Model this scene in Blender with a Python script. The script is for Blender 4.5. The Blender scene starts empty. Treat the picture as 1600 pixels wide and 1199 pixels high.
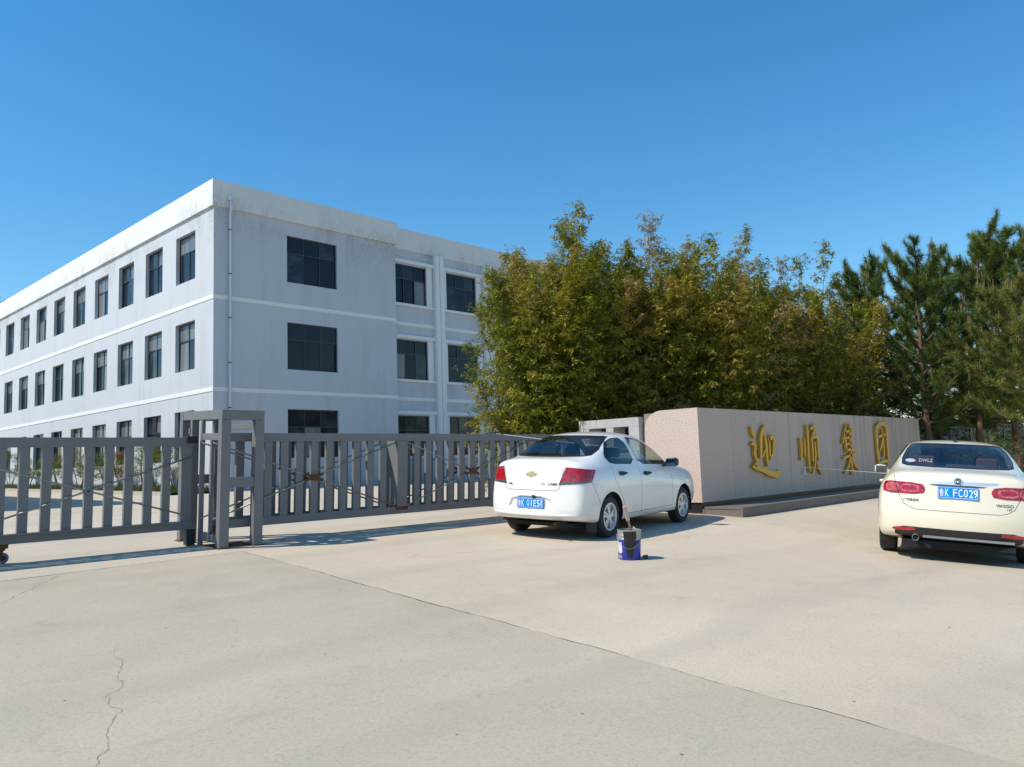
import bpy, bmesh, math, random
import numpy as np
from mathutils import Vector, Matrix

SC = bpy.context.scene
COL = SC.collection
RAD = math.radians

# ------------------------------------------------------------------ camera
EYE = 1.4215
cam_d = bpy.data.cameras.new('camera')
cam = bpy.data.objects.new('camera', cam_d)
COL.objects.link(cam)
cam_d.sensor_width = 36.0
cam_d.lens = 36.0 * 1248.0 / 1600.0
cam_d.clip_start = 0.05
cam_d.clip_end = 3000.0
c_right = Vector((0.69527, -0.71798, -0.03320)).normalized()
c_fwd = Vector((0.7171, 0.6898, 0.0995)).normalized()
c_up = c_right.cross(c_fwd).normalized()
c_right = c_fwd.cross(c_up).normalized()
M = Matrix((c_right, c_up, -c_fwd)).transposed().to_4x4()
M.translation = Vector((0, 0, EYE))
cam.matrix_world = M
SC.camera = cam

# ------------------------------------------------------------------ sky, sun, exposure
SUN_EL = RAD(50.0)
SUN_AZ = Vector((-0.91, 0.415)).normalized()          # towards the sun
W = bpy.data.worlds.new('World'); SC.world = W; W.use_nodes = True
nt = W.node_tree; nt.nodes.clear()
sky = nt.nodes.new('ShaderNodeTexSky'); sky.sky_type = 'NISHITA'; sky.sun_disc = False
sky.sun_elevation = SUN_EL
sky.sun_rotation = math.atan2(SUN_AZ.x, SUN_AZ.y)
sky.altitude = 0.0; sky.air_density = 1.25; sky.dust_density = 0.1; sky.ozone_density = 6.0
bg = nt.nodes.new('ShaderNodeBackground'); bg.inputs['Strength'].default_value = 0.128
wo = nt.nodes.new('ShaderNodeOutputWorld')
hs = nt.nodes.new('ShaderNodeHueSaturation'); hs.inputs['Hue'].default_value = 0.494; hs.inputs['Saturation'].default_value = 1.25
nt.links.new(sky.outputs[0], hs.inputs['Color']); nt.links.new(hs.outputs[0], bg.inputs[0]); nt.links.new(bg.outputs[0], wo.inputs[0])
sun_d = bpy.data.lights.new('sun', 'SUN'); sun_d.energy = 3.9; sun_d.angle = RAD(0.53)
sun_d.color = (1.0, 0.92, 0.80)
sun = bpy.data.objects.new('sun', sun_d); COL.objects.link(sun)
sdir = Vector((SUN_AZ.x * math.cos(SUN_EL), SUN_AZ.y * math.cos(SUN_EL), math.sin(SUN_EL)))
sun.rotation_euler = sdir.to_track_quat('Z', 'Y').to_euler()
sun.location = sdir * 60
SC.view_settings.view_transform = 'Standard'; SC.view_settings.look = 'None'
SC.view_settings.exposure = 0.35; SC.view_settings.gamma = 1.0
SC.view_settings.use_curve_mapping = False
SC.render.engine = 'CYCLES'
SC.cycles.use_denoising = True
SC.cycles.max_bounces = 8
SC.cycles.transparent_max_bounces = 12
SC.cycles.caustics_reflective = False; SC.cycles.caustics_refractive = False

# ------------------------------------------------------------------ material helpers
class NT:
    def __init__(self, name):
        self.m = bpy.data.materials.new(name); self.m.use_nodes = True
        self.t = self.m.node_tree; self.t.nodes.clear()
        self.out = self.t.nodes.new('ShaderNodeOutputMaterial')
    def n(self, kind, **kw):
        nd = self.t.nodes.new(kind)
        for k, v in kw.items():
            if k.startswith('i_'):
                nd.inputs[k[2:].replace('_', ' ')].default_value = v
            else: setattr(nd, k, v)
        return nd
    def l(self, a, b): self.t.links.new(a, b)
    def coord(self, which='Object'):
        return self.n('ShaderNodeTexCoord').outputs[which]
    def noise(self, vec, scale, detail=4, rough=0.55, dist=0.0, vscale=None):
        if vscale is not None:
            mp = self.n('ShaderNodeMapping'); mp.inputs['Scale'].default_value = vscale
            self.l(vec, mp.inputs['Vector']); vec = mp.outputs[0]
        nd = self.n('ShaderNodeTexNoise'); nd.inputs['Scale'].default_value = scale
        nd.inputs['Detail'].default_value = detail; nd.inputs['Roughness'].default_value = rough
        nd.inputs['Distortion'].default_value = dist
        self.l(vec, nd.inputs['Vector']); return nd.outputs[0]
    def ramp(self, fac, stops):
        nd = self.n('ShaderNodeValToRGB')
        el = nd.color_ramp.elements
        while len(el) < len(stops): el.new(0.5)
        for e, (p, c) in zip(el, stops):
            e.position = p; e.color = (*c, 1.0) if len(c) == 3 else c
        self.l(fac, nd.inputs[0]); return nd.outputs[0]
    def mix(self, fac, a, b, mode='MIX'):
        nd = self.n('ShaderNodeMix', data_type='RGBA', blend_type=mode)
        for sock, v in ((nd.inputs[0], fac), (nd.inputs[6], a), (nd.inputs[7], b)):
            if isinstance(v, (int, float)): sock.default_value = v
            elif isinstance(v, (tuple, list)): sock.default_value = (*v[:3], 1.0)
            else: self.l(v, sock)
        return nd.outputs[2]
    def math(self, op, a, b=None):
        nd = self.n('ShaderNodeMath', operation=op)
        for i, v in enumerate((a, b)):
            if v is None: continue
            if isinstance(v, (int, float)): nd.inputs[i].default_value = v
            else: self.l(v, nd.inputs[i])
        return nd.outputs[0]
    def bsdf(self, color=(0.5, 0.5, 0.5), rough=0.6, metal=0.0, spec=0.5, coat=0.0, bump=None, bstr=0.2, bdist=0.01, normal=None):
        b = self.n('ShaderNodeBsdfPrincipled')
        def put(s, v):
            if isinstance(v, (int, float)): b.inputs[s].default_value = v
            elif isinstance(v, (tuple, list)): b.inputs[s].default_value = (*v[:3], 1.0)
            else: self.l(v, b.inputs[s])
        put('Base Color', color); put('Roughness', rough); put('Metallic', metal)
        put('Specular IOR Level', spec); put('Coat Weight', coat)
        b.inputs['Coat Roughness'].default_value = 0.04
        if bump is not None:
            bp = self.n('ShaderNodeBump'); bp.inputs['Strength'].default_value = bstr
            bp.inputs['Distance'].default_value = bdist
            self.l(bump, bp.inputs['Height']); self.l(bp.outputs[0], b.inputs['Normal'])
        self.l(b.outputs[0], self.out.inputs[0]); return b

MAT = {}
def plain(name, color, rough=0.6, metal=0.0, spec=0.5, coat=0.0, var=0.0, vscale=6.0):
    k = NT(name)
    c = color
    if var:
        nz = k.noise(k.coord(), vscale, 5, 0.6)
        c = k.mix(nz, tuple(x * (1 - var) for x in color), tuple(min(1, x * (1 + var)) for x in color))
    k.bsdf(c, rough, metal, spec, coat)
    MAT[name] = k.m; return k.m

# ------------------------------------------------------------------ mesh helpers
def new_obj(name, mesh, parent=None, mat=None, loc=None, rot=None):
    o = bpy.data.objects.new(name, mesh)
    COL.objects.link(o)
    if parent is not None: o.parent = parent
    if mat is not None:
        mats = mat if isinstance(mat, (list, tuple)) else [mat]
        for m in mats: mesh.materials.append(MAT[m] if isinstance(m, str) else m)
    if loc is not None: o.location = loc
    if rot is not None: o.rotation_euler = rot
    return o
def empty(name, loc=(0, 0, 0), rot=(0, 0, 0)):
    o = bpy.data.objects.new(name, None); COL.objects.link(o)
    o.location = loc; o.rotation_euler = rot; o.empty_display_size = 0.2
    return o
def tag(o, label=None, cat=None, group=None, kind=None):
    if label: o['label'] = label
    if cat: o['category'] = cat
    if group: o['group'] = group
    if kind: o['kind'] = kind
    return o
class MB:
    """collects geometry for one mesh"""
    def __init__(self): self.v = []; self.f = []; self.mi = []; self.cur = 0
    def add(self, vs, fs):
        b = len(self.v); self.v += [tuple(p) for p in vs]
        self.f += [tuple(i + b for i in f) for f in fs]; self.mi += [self.cur] * len(fs)
        return self
    def box(self, x0, x1, y0, y1, z0, z1):
        return self.add([(x0, y0, z0), (x1, y0, z0), (x1, y1, z0), (x0, y1, z0), (x0, y0, z1), (x1, y0, z1), (x1, y1, z1), (x0, y1, z1)],
                        [(0, 3, 2, 1), (4, 5, 6, 7), (0, 1, 5, 4), (1, 2, 6, 5), (2, 3, 7, 6), (3, 0, 4, 7)])
    def quad(self, a, b, c, d): return self.add([a, b, c, d], [(0, 1, 2, 3)])
    def tube(self, pts, rad, n=8, cap=True):
        pts = [Vector(p) for p in pts]
        rads = rad if isinstance(rad, (list, tuple)) else [rad] * len(pts)
        vs = []; fs = []
        ref = None
        for i, p in enumerate(pts):
            d = (pts[min(i + 1, len(pts) - 1)] - pts[max(i - 1, 0)])
            if d.length < 1e-9: d = Vector((0, 0, 1))
            d.normalize()
            if ref is None:
                ref = Vector((1, 0, 0)) if abs(d.x) < 0.8 else Vector((0, 1, 0))
            a = d.cross(ref); a.normalize(); b = d.cross(a); ref = b.cross(d) if False else ref
            for k in range(n):
                t = 2 * math.pi * k / n
                vs.append(p + (a * math.cos(t) + b * math.sin(t)) * rads[i])
        for i in range(len(pts) - 1):
            for k in range(n):
                k2 = (k + 1) % n
                fs.append((i * n + k, i * n + k2, (i + 1) * n + k2, (i + 1) * n + k))
        if cap:
            fs.append(tuple(range(n)))
            fs.append(tuple(reversed(range((len(pts) - 1) * n, len(pts) * n))))
        return self.add(vs, fs)
    def lathe(self, prof, n=32, axis='z', origin=(0, 0, 0), close=False):
        """prof: list of (r, h)"""
        vs = []; fs = []
        ox, oy, oz = origin
        for r, h in prof:
            for k in range(n):
                t = 2 * math.pi * k / n
                c, s = r * math.cos(t), r * math.sin(t)
                if axis == 'z': vs.append((ox + c, oy + s, oz + h))
                elif axis == 'y': vs.append((ox + c, oy + h, oz + s))
                else: vs.append((ox + h, oy + c, oz + s))
        m = len(prof)
        for i in range(m if close else m - 1):
            j = (i + 1) % m
            for k in range(n):
                k2 = (k + 1) % n
                fs.append((i * n + k, i * n + k2, j * n + k2, j * n + k))
        return self.add(vs, fs)
    def prism(self, outline, d0, d1, to3):
        """outline: 2d points; to3(u, v, d) -> 3d"""
        n = len(outline)
        vs = [to3(u, v, d0) for u, v in outline] + [to3(u, v, d1) for u, v in outline]
        fs = [tuple(range(n)), tuple(reversed(range(n, 2 * n)))]
        for i in range(n):
            j = (i + 1) % n
            fs.append((i, i + n, j + n, j))
        return self.add(vs, fs)
    def mesh(self, name, smooth=False, fix=True):
        me = bpy.data.meshes.new(name)
        me.from_pydata(self.v, [], self.f)
        if any(self.mi): me.polygons.foreach_set('material_index', self.mi)
        if fix:
            bm = bmesh.new(); bm.from_mesh(me)
            bmesh.ops.recalc_face_normals(bm, faces=bm.faces)
            bm.to_mesh(me); bm.free()
        if smooth is True: me.polygons.foreach_set('use_smooth', [True] * len(me.polygons))
        elif smooth:
            me.polygons.foreach_set('use_smooth', [True] * len(me.polygons))
            me.set_sharp_from_angle(angle=RAD(smooth))
        me.update(); return me
    def build(self, name, mat, parent=None, smooth=False, loc=None, rot=None, fix=True):
        return new_obj(name, self.mesh(name, smooth, fix), parent, mat, loc, rot)
def bevel(o, w=0.008, seg=2):
    bm = bmesh.new(); bm.from_mesh(o.data)
    bmesh.ops.bevel(bm, geom=[e for e in bm.edges if e.calc_face_angle(0) > 0.5], offset=w, segments=seg, profile=0.6, affect='EDGES', clamp_overlap=True)
    bm.to_mesh(o.data); bm.free(); o.data.update()
    return o
def copy_tree(o, parent=None):
    c = o.copy(); COL.objects.link(c); c.parent = parent
    for ch in list(o.children): copy_tree(ch, c)
    return c
def text_mesh(body, size=1.0, extrude=0.0, bold=0.0, align='CENTER'):
    cu = bpy.data.curves.new('lettering', 'FONT'); cu.body = body; cu.size = size
    cu.extrude = extrude; cu.offset = bold; cu.align_x = align; cu.align_y = 'CENTER'; cu.resolution_u = 4
    o = bpy.data.objects.new('lettering', cu); COL.objects.link(o)
    dg = bpy.context.evaluated_depsgraph_get(); dg.update()
    me = bpy.data.meshes.new_from_object(o.evaluated_get(dg))
    bpy.data.objects.remove(o); bpy.data.curves.remove(cu)
    me.materials.clear()
    return me
def xform(me, f):
    for v in me.vertices: v.co = f(v.co)
    me.update(); return me

# ================================================================== SETTING
SL = 0.046396
AL = math.atan(SL)
def GZ(y):
    """ramp up to the gate, nearly level yard behind it"""
    if y < 10.4: return SL * y
    if y < 12.0:
        t = (y - 10.4) / 1.6
        return SL * 10.4 + 1.6 * (SL * (t - t * t / 2) + 0.0088 * t * t / 2)
    return GZ(11.99999) + 0.0088 * (y - 12.0)

def dip(x, y):
    """the apron falls away a little towards the right foreground"""
    q = min(0.69527 * x - 0.71798 * y, 11.0)
    t = min(1.0, max(0.0, (6.9 - y) / 2.5)); t = t * t * (3 - 2 * t)
    e = max(0.0, q - 1.6)
    return 0.036 * e * e / (e + 0.6) * 1.14 * t if e > 0 else 0.0
def GZX(x, y): return GZ(y) - dip(x, y)

def concrete(name, dark, light, warm):
    k = NT(name); co = k.coord('Object')
    big = k.noise(co, 0.22, 6, 0.6, 0.6)
    mid = k.noise(co, 1.6, 6, 0.65, 0.4)
    strk = k.noise(co, 1.1, 4, 0.6, 0.3, vscale=(0.35, 1.6, 1.0))
    fine = k.noise(co, 55, 3, 0.7)
    grit = k.noise(co, 210, 2, 0.6)
    c = k.ramp(big, [(0.40, dark), (0.60, light)])
    c = k.mix(k.ramp(mid, [(0.35, (0, 0, 0)), (0.75, (1, 1, 1))]), c, warm)
    c = k.mix(k.ramp(strk, [(0.42, (0, 0, 0)), (0.62, (0.45, 0.45, 0.45))]), c, tuple(x * 0.86 for x in light))
    c = k.mix(0.55, c, k.ramp(fine, [(0.25, (0.55, 0.55, 0.55)), (0.5, (1, 1, 1)), (0.8, (1.14, 1.14, 1.12))]), 'MULTIPLY')
    sp = k.ramp(grit, [(0.27, (0.55, 0.53, 0.5)), (0.36, (1, 1, 1))])
    c = k.mix(0.6, c, sp, 'MULTIPLY')
    wv = k.n('ShaderNodeTexWave'); wv.wave_type = 'RINGS'; wv.inputs['Scale'].default_value = 0.16; wv.inputs['Distortion'].default_value = 5.0; wv.inputs['Detail'].default_value = 3.0; wv.inputs['Detail Scale'].default_value = 0.7
    k.l(co, wv.inputs['Vector'])
    c = k.mix(k.ramp(wv.outputs[1], [(0.80, (0, 0, 0)), (0.97, (0.16, 0.16, 0.16))]), c, (0.30, 0.27, 0.22))
    # scattered oil and water stains
    st = k.noise(co, 0.75, 5, 0.7, 1.2)
    c = k.mix(k.ramp(st, [(0.62, (0, 0, 0)), (0.72, (0.35, 0.35, 0.35))]), c, (0.24, 0.225, 0.2))
    k.bsdf(c, 0.9, 0, 0.25, bump=fine, bstr=0.25, bdist=0.004)
    MAT[name] = k.m
concrete('concrete_grey', (0.405, 0.352, 0.262), (0.49, 0.43, 0.325), (0.48, 0.41, 0.31))
concrete('concrete_warm', (0.475, 0.405, 0.30), (0.585, 0.50, 0.38), (0.565, 0.468, 0.352))
concrete('concrete_strip', (0.475, 0.42, 0.33), (0.56, 0.495, 0.39), (0.515, 0.44, 0.345))
plain('joint_dirt', (0.27, 0.24, 0.195), 0.95, var=0.4, vscale=9)
plain('crack_dark', (0.19, 0.172, 0.145), 0.95, var=0.5, vscale=20)
plain('soil', (0.09, 0.07, 0.05), 0.95, var=0.5, vscale=5)

def painted_wall(name, base, grime, streak, z_lo, z_hi):
    k = NT(name); co = k.coord('Object')
    big = k.noise(co, 0.35, 5, 0.6, 0.4)
    c = k.mix(k.ramp(big, [(0.3, (0, 0, 0)), (0.7, (1, 1, 1))]), tuple(x * 0.94 for x in base), base)
    vs = k.noise(co, 1.0, 6, 0.7, 0.2, vscale=(1.6, 1.6, 0.14))
    c = k.mix(k.ramp(vs, [(0.52, (0, 0, 0)), (0.78, (streak, streak, streak))]), c, grime)
    fine = k.noise(co, 9, 6, 0.75)
    sep = k.n('ShaderNodeSeparateXYZ'); k.l(co, sep.inputs[0])
    mr = k.n('ShaderNodeMapRange'); mr.inputs['From Min'].default_value = z_lo; mr.inputs['From Max'].default_value = z_hi
    k.l(sep.outputs[2], mr.inputs[0])
    blotch = k.noise(co, 0.55, 7, 0.72, 0.8, vscale=(1, 1, 0.6))
    f1 = k.math('MULTIPLY', mr.outputs[0], k.ramp(blotch, [(0.47, (0, 0, 0)), (0.58, (1, 1, 1))]))
    f2 = k.math('MULTIPLY', f1, k.ramp(fine, [(0.42, (0.1, 0.1, 0.1)), (0.62, (1, 1, 1))]))
    c = k.mix(k.math('MULTIPLY', f2, 0.8), c, grime)
    k.bsdf(c, 0.85, 0, 0.25, bump=fine, bstr=0.12, bdist=0.01)
    MAT[name] = k.m
painted_wall('wall_blue', (0.548, 0.575, 0.60), (0.30, 0.295, 0.28), 0.34, 9.3, 11.5)
painted_wall('wall_white', (0.74, 0.735, 0.70), (0.36, 0.35, 0.31), 0.16, 12.3, 11.50)
plain('band_white', (0.76, 0.76, 0.73), 0.8, var=0.05)
plain('frame_dark', (0.035, 0.042, 0.05), 0.35, 0.2)
k = NT('window_glass'); nz = k.noise(k.coord(), 1.3, 3)
k.bsdf(k.mix(nz, (0.008, 0.011, 0.016), (0.018, 0.022, 0.028)), k.ramp(nz, [(0.3, (0.04,) * 3), (0.7, (0.10,) * 3)]), 0, 0.28)
MAT['window_glass'] = k.m
k = NT('window_glass_dusty'); nz = k.noise(k.coord(), 2.0, 4)
k.bsdf(k.mix(nz, (0.10, 0.105, 0.105), (0.17, 0.175, 0.17)), 0.22, 0, 0.5)
MAT['window_glass_dusty'] = k.m
k = NT('window_curtain'); nz = k.noise(k.coord(), 1.0, 3, 0.5, 0, vscale=(14, 14, .3))
k.bsdf(k.mix(nz, (0.10, 0.105, 0.11), (0.24, 0.245, 0.24)), 0.12, 0, 0.5)
MAT['window_curtain'] = k.m
k = NT('window_bright'); nz = k.noise(k.coord(), 2.4, 4, 0.6, 0.6)
k.bsdf(k.mix(k.ramp(nz, [(0.4, (0, 0, 0)), (0.62, (1, 1, 1))]), (0.012, 0.017, 0.022), (0.04, 0.046, 0.05)), 0.06, 0, 0.4)
MAT['window_bright'] = k.m
plain('pipe_plastic', (0.62, 0.65, 0.70), 0.45, var=0.06)
plain('flat_roof', (0.30, 0.29, 0.27), 0.95, var=0.2)

# ---- the ground
def sheet(name, xs, ys, mat, dz=0.0, kind='structure', parent=None):
    mb = MB()
    vs = [(x, y, GZ(y) + dz) for y in ys for x in xs]
    n = len(xs)
    fs = [(j * n + i, j * n + i + 1, (j + 1) * n + i + 1, (j + 1) * n + i) for j in range(len(ys) - 1) for i in range(n - 1)]
    mb.add(vs, fs)
    o = mb.build(name, mat, parent, fix=False)
    if parent is None: tag(o, kind=kind)
    return o
ground = sheet('ground', [-900, -100, -20, 60, 200, 1200], [-200, 0, 10.4, 10.7, 11.0, 11.4, 11.7, 12.0, 40, 120, 1200], 'joint_dirt', dz=-0.012)
for v_ in ground.data.vertices:
    if v_.co.x > 20 and v_.co.y < 12: v_.co.z -= 0.9
tag(ground, kind='structure')

apron = empty('pavement', (0, 0, 0)); tag(apron, kind='structure')
rj = random.Random(4)
def jag(a, b, amp, step=0.16):
    """a line from a to b with a worn, chipped edge"""
    a = Vector(a); b = Vector(b); d = b - a; L = d.length; n = max(2, int(L / step))
    perp = Vector((-d.y, d.x)).normalized(); pts = []
    w = 0
    for i in range(n):
        w = w * 0.7 + rj.uniform(-amp, amp)
        e = perp * (w if i else 0)
        pts.append((a + d * (i / n) + e))
    return pts
def slab(pts, mat, label):
    mb = MB()
    n = len(pts)
    top = [(p[0], p[1], GZ(p[1])) for p in pts]; bot = [(p[0], p[1], GZ(p[1]) - 0.0115) for p in pts]
    mb.add(top + bot, [tuple(range(n))] + [(i, i + n, (i + 1) % n + n, (i + 1) % n) for i in range(n)])
    o = mb.build('concrete_slab', mat, apron); o['label'] = label
    return o
def jw(y): return .011 * math.sin(1.7 * y + 1) + .008 * math.sin(4.3 * y + .5) + .005 * math.sin(11.3 * y) + .003 * math.sin(27 * y)
def bend(pts): return [(p[0] + jw(p[1]), p[1]) for p in pts]
J0, J1, J2 = (4.92, 9.50), (4.435, 4.35), (4.00, -0.2)
J3 = (3.6, -8.0)
g = 0.0032
ptsA = [(-60, -8), ] + bend([tuple(p) for p in jag((J3[0] - g, J3[1]), (J2[0] - g, J2[1]), 0.002)] + \
       [tuple(p) for p in jag((J2[0] - g, J2[1]), (J1[0] - g, J1[1]), 0.003, 0.05)] + [tuple(p) for p in jag((J1[0] - g, J1[1]), (J0[0] - g, J0[1]), 0.003, 0.06)]) + \
       [tuple(p) for p in jag((J0[0] - g, J0[1]), (0.0, 9.06), 0.006, 0.09)] + [(-60, 7.2)]
slab(ptsA, 'concrete_grey', 'grey concrete slab in the left foreground with a winding crack')
# the right slab is a fine sheet so that it can follow the fall of the ground
def jx(y):
    if y > J1[1]: t = (y - J1[1]) / (J0[1] - J1[1]); return J1[0] + (J0[0] - J1[0]) * t
    if y > J2[1]: t = (y - J2[1]) / (J1[1] - J2[1]); return J2[0] + (J1[0] - J2[0]) * t
    t = (y - J3[1]) / (J2[1] - J3[1]); return J3[0] + (J2[0] - J3[0]) * t
ysB = [-8, -6, -4, -3, -2, -1] + [-0.5 + 0.05 * i for i in range(200)] + [9.5]
cols = [0.0, 0.25, 0.5, 0.75, 1.0, 1.5, 2, 2.5, 3, 3.5, 4, 4.5, 5, 5.5, 6, 6.5, 7, 7.5, 8, 8.5, 9, 9.5, 10, 11, 12, 13, 15, 18, 24, 32, 55]
mbB = MB(); w_ = 0
vsB = []
for y in ysB:
    w_ = w_ * 0.7 + rj.uniform(-0.003, 0.003)
    for c_ in cols:
        x = jx(y) + g + c_ + (w_ + jw(y) if c_ == 0 else 0)
        vsB.append((x, y, GZX(x, y)))
n = len(cols)
mbB.add(vsB, [(j * n + i, j * n + i + 1, (j + 1) * n + i + 1, (j + 1) * n + i) for j in range(len(ysB) - 1) for i in range(n - 1)])
oB = mbB.build('concrete_slab', 'concrete_warm', apron, smooth=True, fix=False); oB['label'] = 'warm beige concrete slab under the parked cars'
# strip along the gate
mb = MB()
xs = [-60, -10, 0.0, 4.92, 16, 60]
edge = {-60: 7.215, -10: 8.16, 0.0: 9.075, 4.92: 9.515, 16: 9.515, 60: 9.515}
rows = [None, 10.2, 10.4, 10.6, 10.8, 11.0, 11.2, 11.5, 11.8, 12.1]
vs = []
for r in rows:
    for x in xs:
        y = edge[x] if r is None else r
        vs.append((x, y, GZ(y)))
n = len(xs)
mb.add(vs, [(j * n + i, j * n + i + 1, (j + 1) * n + i + 1, (j + 1) * n + i) for j in range(len(rows) - 1) for i in range(n - 1)])
o = mb.build('concrete_slab', 'concrete_strip', apron, fix=False); o['label'] = 'long concrete strip that the gate runs along'
yard = sheet('yard', [-60, 12.15], [12.115, 40, 140], 'concrete_strip', dz=0.0)
tag(yard, kind='structure')
yard2 = sheet('yard', [12.15, 90], [12.115, 29.9], 'concrete_strip', dz=0.0)
tag(yard2, kind='structure')

# cracks: shallow ragged ribbons just proud of the slab
def crack(path, w0, seed, wob=0.12):
    r = random.Random(seed); mb = MB(); pts = [Vector(p) for p in path]
    for lev in range(4):
        out = []
        for p, q in zip(pts[:-1], pts[1:]):
            d = q - p; perp = Vector((-d.y, d.x))
            out += [p, p.lerp(q, r.uniform(.38, .62)) + perp * r.uniform(-wob, wob)]
        pts = out + [pts[-1]]
    vs = []; fs = []
    for i, p in enumerate(pts):
        d = pts[min(i + 1, len(pts) - 1)] - pts[max(0, i - 1)]
        q = Vector((-d.y, d.x)).normalized()
        t = i / (len(pts) - 1)
        w = w0 * r.uniform(0.35, 1.2) * min(1, 6 * t + 0.1, 6 * (1 - t) + 0.1)
        for s in (-1, 1):
            e = p + q * w * s; vs.append((e.x, e.y, GZX(e.x, e.y) + 0.0022))
    for i in range(len(pts) - 1): fs.append((2 * i, 2 * i + 1, 2 * i + 3, 2 * i + 2))
    mb.add(vs, fs); return mb.build('crack', 'crack_dark', apron, fix=False)
crack([(2.16, 6.1), (2.02, 5.5), (1.93, 5.25), (1.83, 4.95), (1.68, 4.8), (1.66, 4.5), (1.5, 4.25), (1.42, 4.0), (1.30, 3.82), (1.1, 3.4)], 0.0015, 3)
crack([(1.93, 7.97), (2.35, 8.6), (2.62, 9.0), (2.85, 9.28)], 0.0022, 5, wob=0.10)
crack([(0.2, 9.55), (1.6, 9.75), (2.6, 9.9)], 0.0022, 9, wob=0.06)

# ---- the three-storey building
BX, BY, BZ = 14.44, 30.29, 0.66
bld = empty('office_building', (BX, BY, BZ))
tag(bld, 'three-storey pale blue building with white bands and flat white parapet', 'building')
TOP, PB = 12.63, 11.53
HEAD = [10.92, 7.11, 3.37]; SILL = [8.86, 5.07, 1.30]; BANDZ = [7.82, 4.09]
BLK, REC, FAC_L, LEFT_L = 9.15, 0.53, 37.0, 42.5

def wall_open(name, u0, u1, z0, z1, openings, to3, depth, mat, parent):
    """wall face with real openings and reveals; to3(u, z, d) with d measured into the wall"""
    us = sorted({u0, u1} | {o[0] for o in openings} | {o[1] for o in openings})
    zs = sorted({z0, z1} | {o[2] for o in openings} | {o[3] for o in openings})
    mb = MB()
    idx = {}
    def vid(u, z, d):
        key = (round(u, 4), round(z, 4), d)
        if key not in idx:
            idx[key] = len(mb.v); mb.v.append(tuple(to3(u, z, d)))
        return idx[key]
    for a, b in zip(us[:-1], us[1:]):
        for c, d in zip(zs[:-1], zs[1:]):
            mu, mz = (a + b) / 2, (c + d) / 2
            if any(o[0] < mu < o[1] and o[2] < mz < o[3] for o in openings): continue
            mb.f.append((vid(a, c, 0), vid(b, c, 0), vid(b, d, 0), vid(a, d, 0))); mb.mi.append(0)
    for (a, b, c, d) in openings:
        p = [(a, c), (b, c), (b, d), (a, d)]
        for i in range(4):
            q, r = p[i], p[(i + 1) % 4]
            mb.f.append((vid(*q, 0), vid(*r, 0), vid(*r, depth), vid(*q, depth))); mb.mi.append(0)
    return mb.build(name, mat, parent)

def left3(u, z, d): return (d, u, z)
def front3(u, z, d): return (u, d, z)
def rec3(u, z, d): return (u, REC + d, z)
left_open = [(1.66 + 3.28 * i, 3.54 + 3.28 * i, SILL[f], HEAD[f]) for i in range(12) for f in range(3)]
wall_open('wall', 0, LEFT_L, -0.6, TOP - 0.05, left_open, left3, 0.24, 'wall_blue', bld)
blk_open = [(3.29, 5.83, SILL[f] - 0.0, HEAD[f]) for f in range(3)]
wall_open('wall', 0.0005, BLK, -0.6, PB + 0.05, blk_open, front3, 0.20, 'wall_blue', bld)
rec_open = [(9.38 + 3.48 * i, 11.53 + 3.48 * i, (8.83, 5.05, 1.28)[f], (10.81, 7.02, 3.26)[f]) for i in range(8) for f in range(3)]
wall_open('wall', BLK, FAC_L, -0.6, PB + 0.05, rec_open, rec3, 0.16, 'wall_blue', bld)
MB().box(BLK - 0.25, BLK - 0.002, 0.003, REC + 0.3, -0.6, PB).build('wall', 'wall_blue', bld)      # return of the projecting block
MB().box(0.3, FAC_L, REC + 0.3, LEFT_L - 0.3, TOP - 0.75, TOP - 0.55).build('roof', 'flat_roof', bld)
MB().box(0.35, FAC_L, LEFT_L - 0.3, LEFT_L, -0.6, TOP - 0.6).build('wall', 'wall_blue', bld)
MB().box(FAC_L - 0.3, FAC_L - 0.003, REC + 0.4, LEFT_L - 0.31, -0.6, TOP - 0.6).build('wall', 'wall_blue', bld)
# parapet, overhanging a little
o = MB().box(-0.10, 0.25, -0.10, LEFT_L + 0.1, PB, TOP).build('parapet', 'wall_white', bld); bevel(o, 0.02)
o = MB().box(0.253, BLK + 0.08, -0.10, 0.25, PB + 0.003, TOP - 0.003).build('parapet', 'wall_white', bld); bevel(o, 0.02)
o = MB().box(BLK + 0.083, FAC_L, REC - 0.05, REC + 0.28, PB + 0.02, TOP - 0.006).build('parapet', 'wall_white', bld); bevel(o, 0.02)
for z in BANDZ:
    MB().box(-0.022, 0.05, -0.02, LEFT_L, z - 0.085, z + 0.085).build('white_band', 'band_white', bld)
    MB().box(0.0505, BLK - 0.0, -0.022, 0.05, z - 0.083, z + 0.083).build('white_band', 'band_white', bld)
# windows: frame (part) with panes (sub-parts); first of each kind is copied
def window(w, h, cols_top, cols_bot, split, name='window'):
    mb = MB(); t = 0.05; d0, d1 = 0.0, 0.07
    mb.box(0, w, d0, d1, 0, t); mb.box(0, w, d0, d1, h - t, h); mb.box(0, t, d0, d1, t, h - t); mb.box(w - t, w, d0, d1, t, h - t)
    mb.box(t, w - t, d0 + 0.004, d1, split - t / 2, split + t / 2)
    panes = []
    def split_row(n, z0, z1):
        step = (w - 2 * t) / n
        for i in range(1, n): mb.box(t + step * i - 0.02, t + step * i + 0.02, d0 + 0.008, d1, z0, z1)
        for i in range(n): panes.append((t + step * i + (0.02 if i else 0), t + step * (i + 1) - (0.02 if i < n - 1 else 0), z0, z1))
    split_row(cols_top, split + t / 2, h - t); nt_ = len(panes)
    split_row(cols_bot, t, split - t / 2)
    return mb.mesh(name), panes, nt_
rw = random.Random(9)
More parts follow.
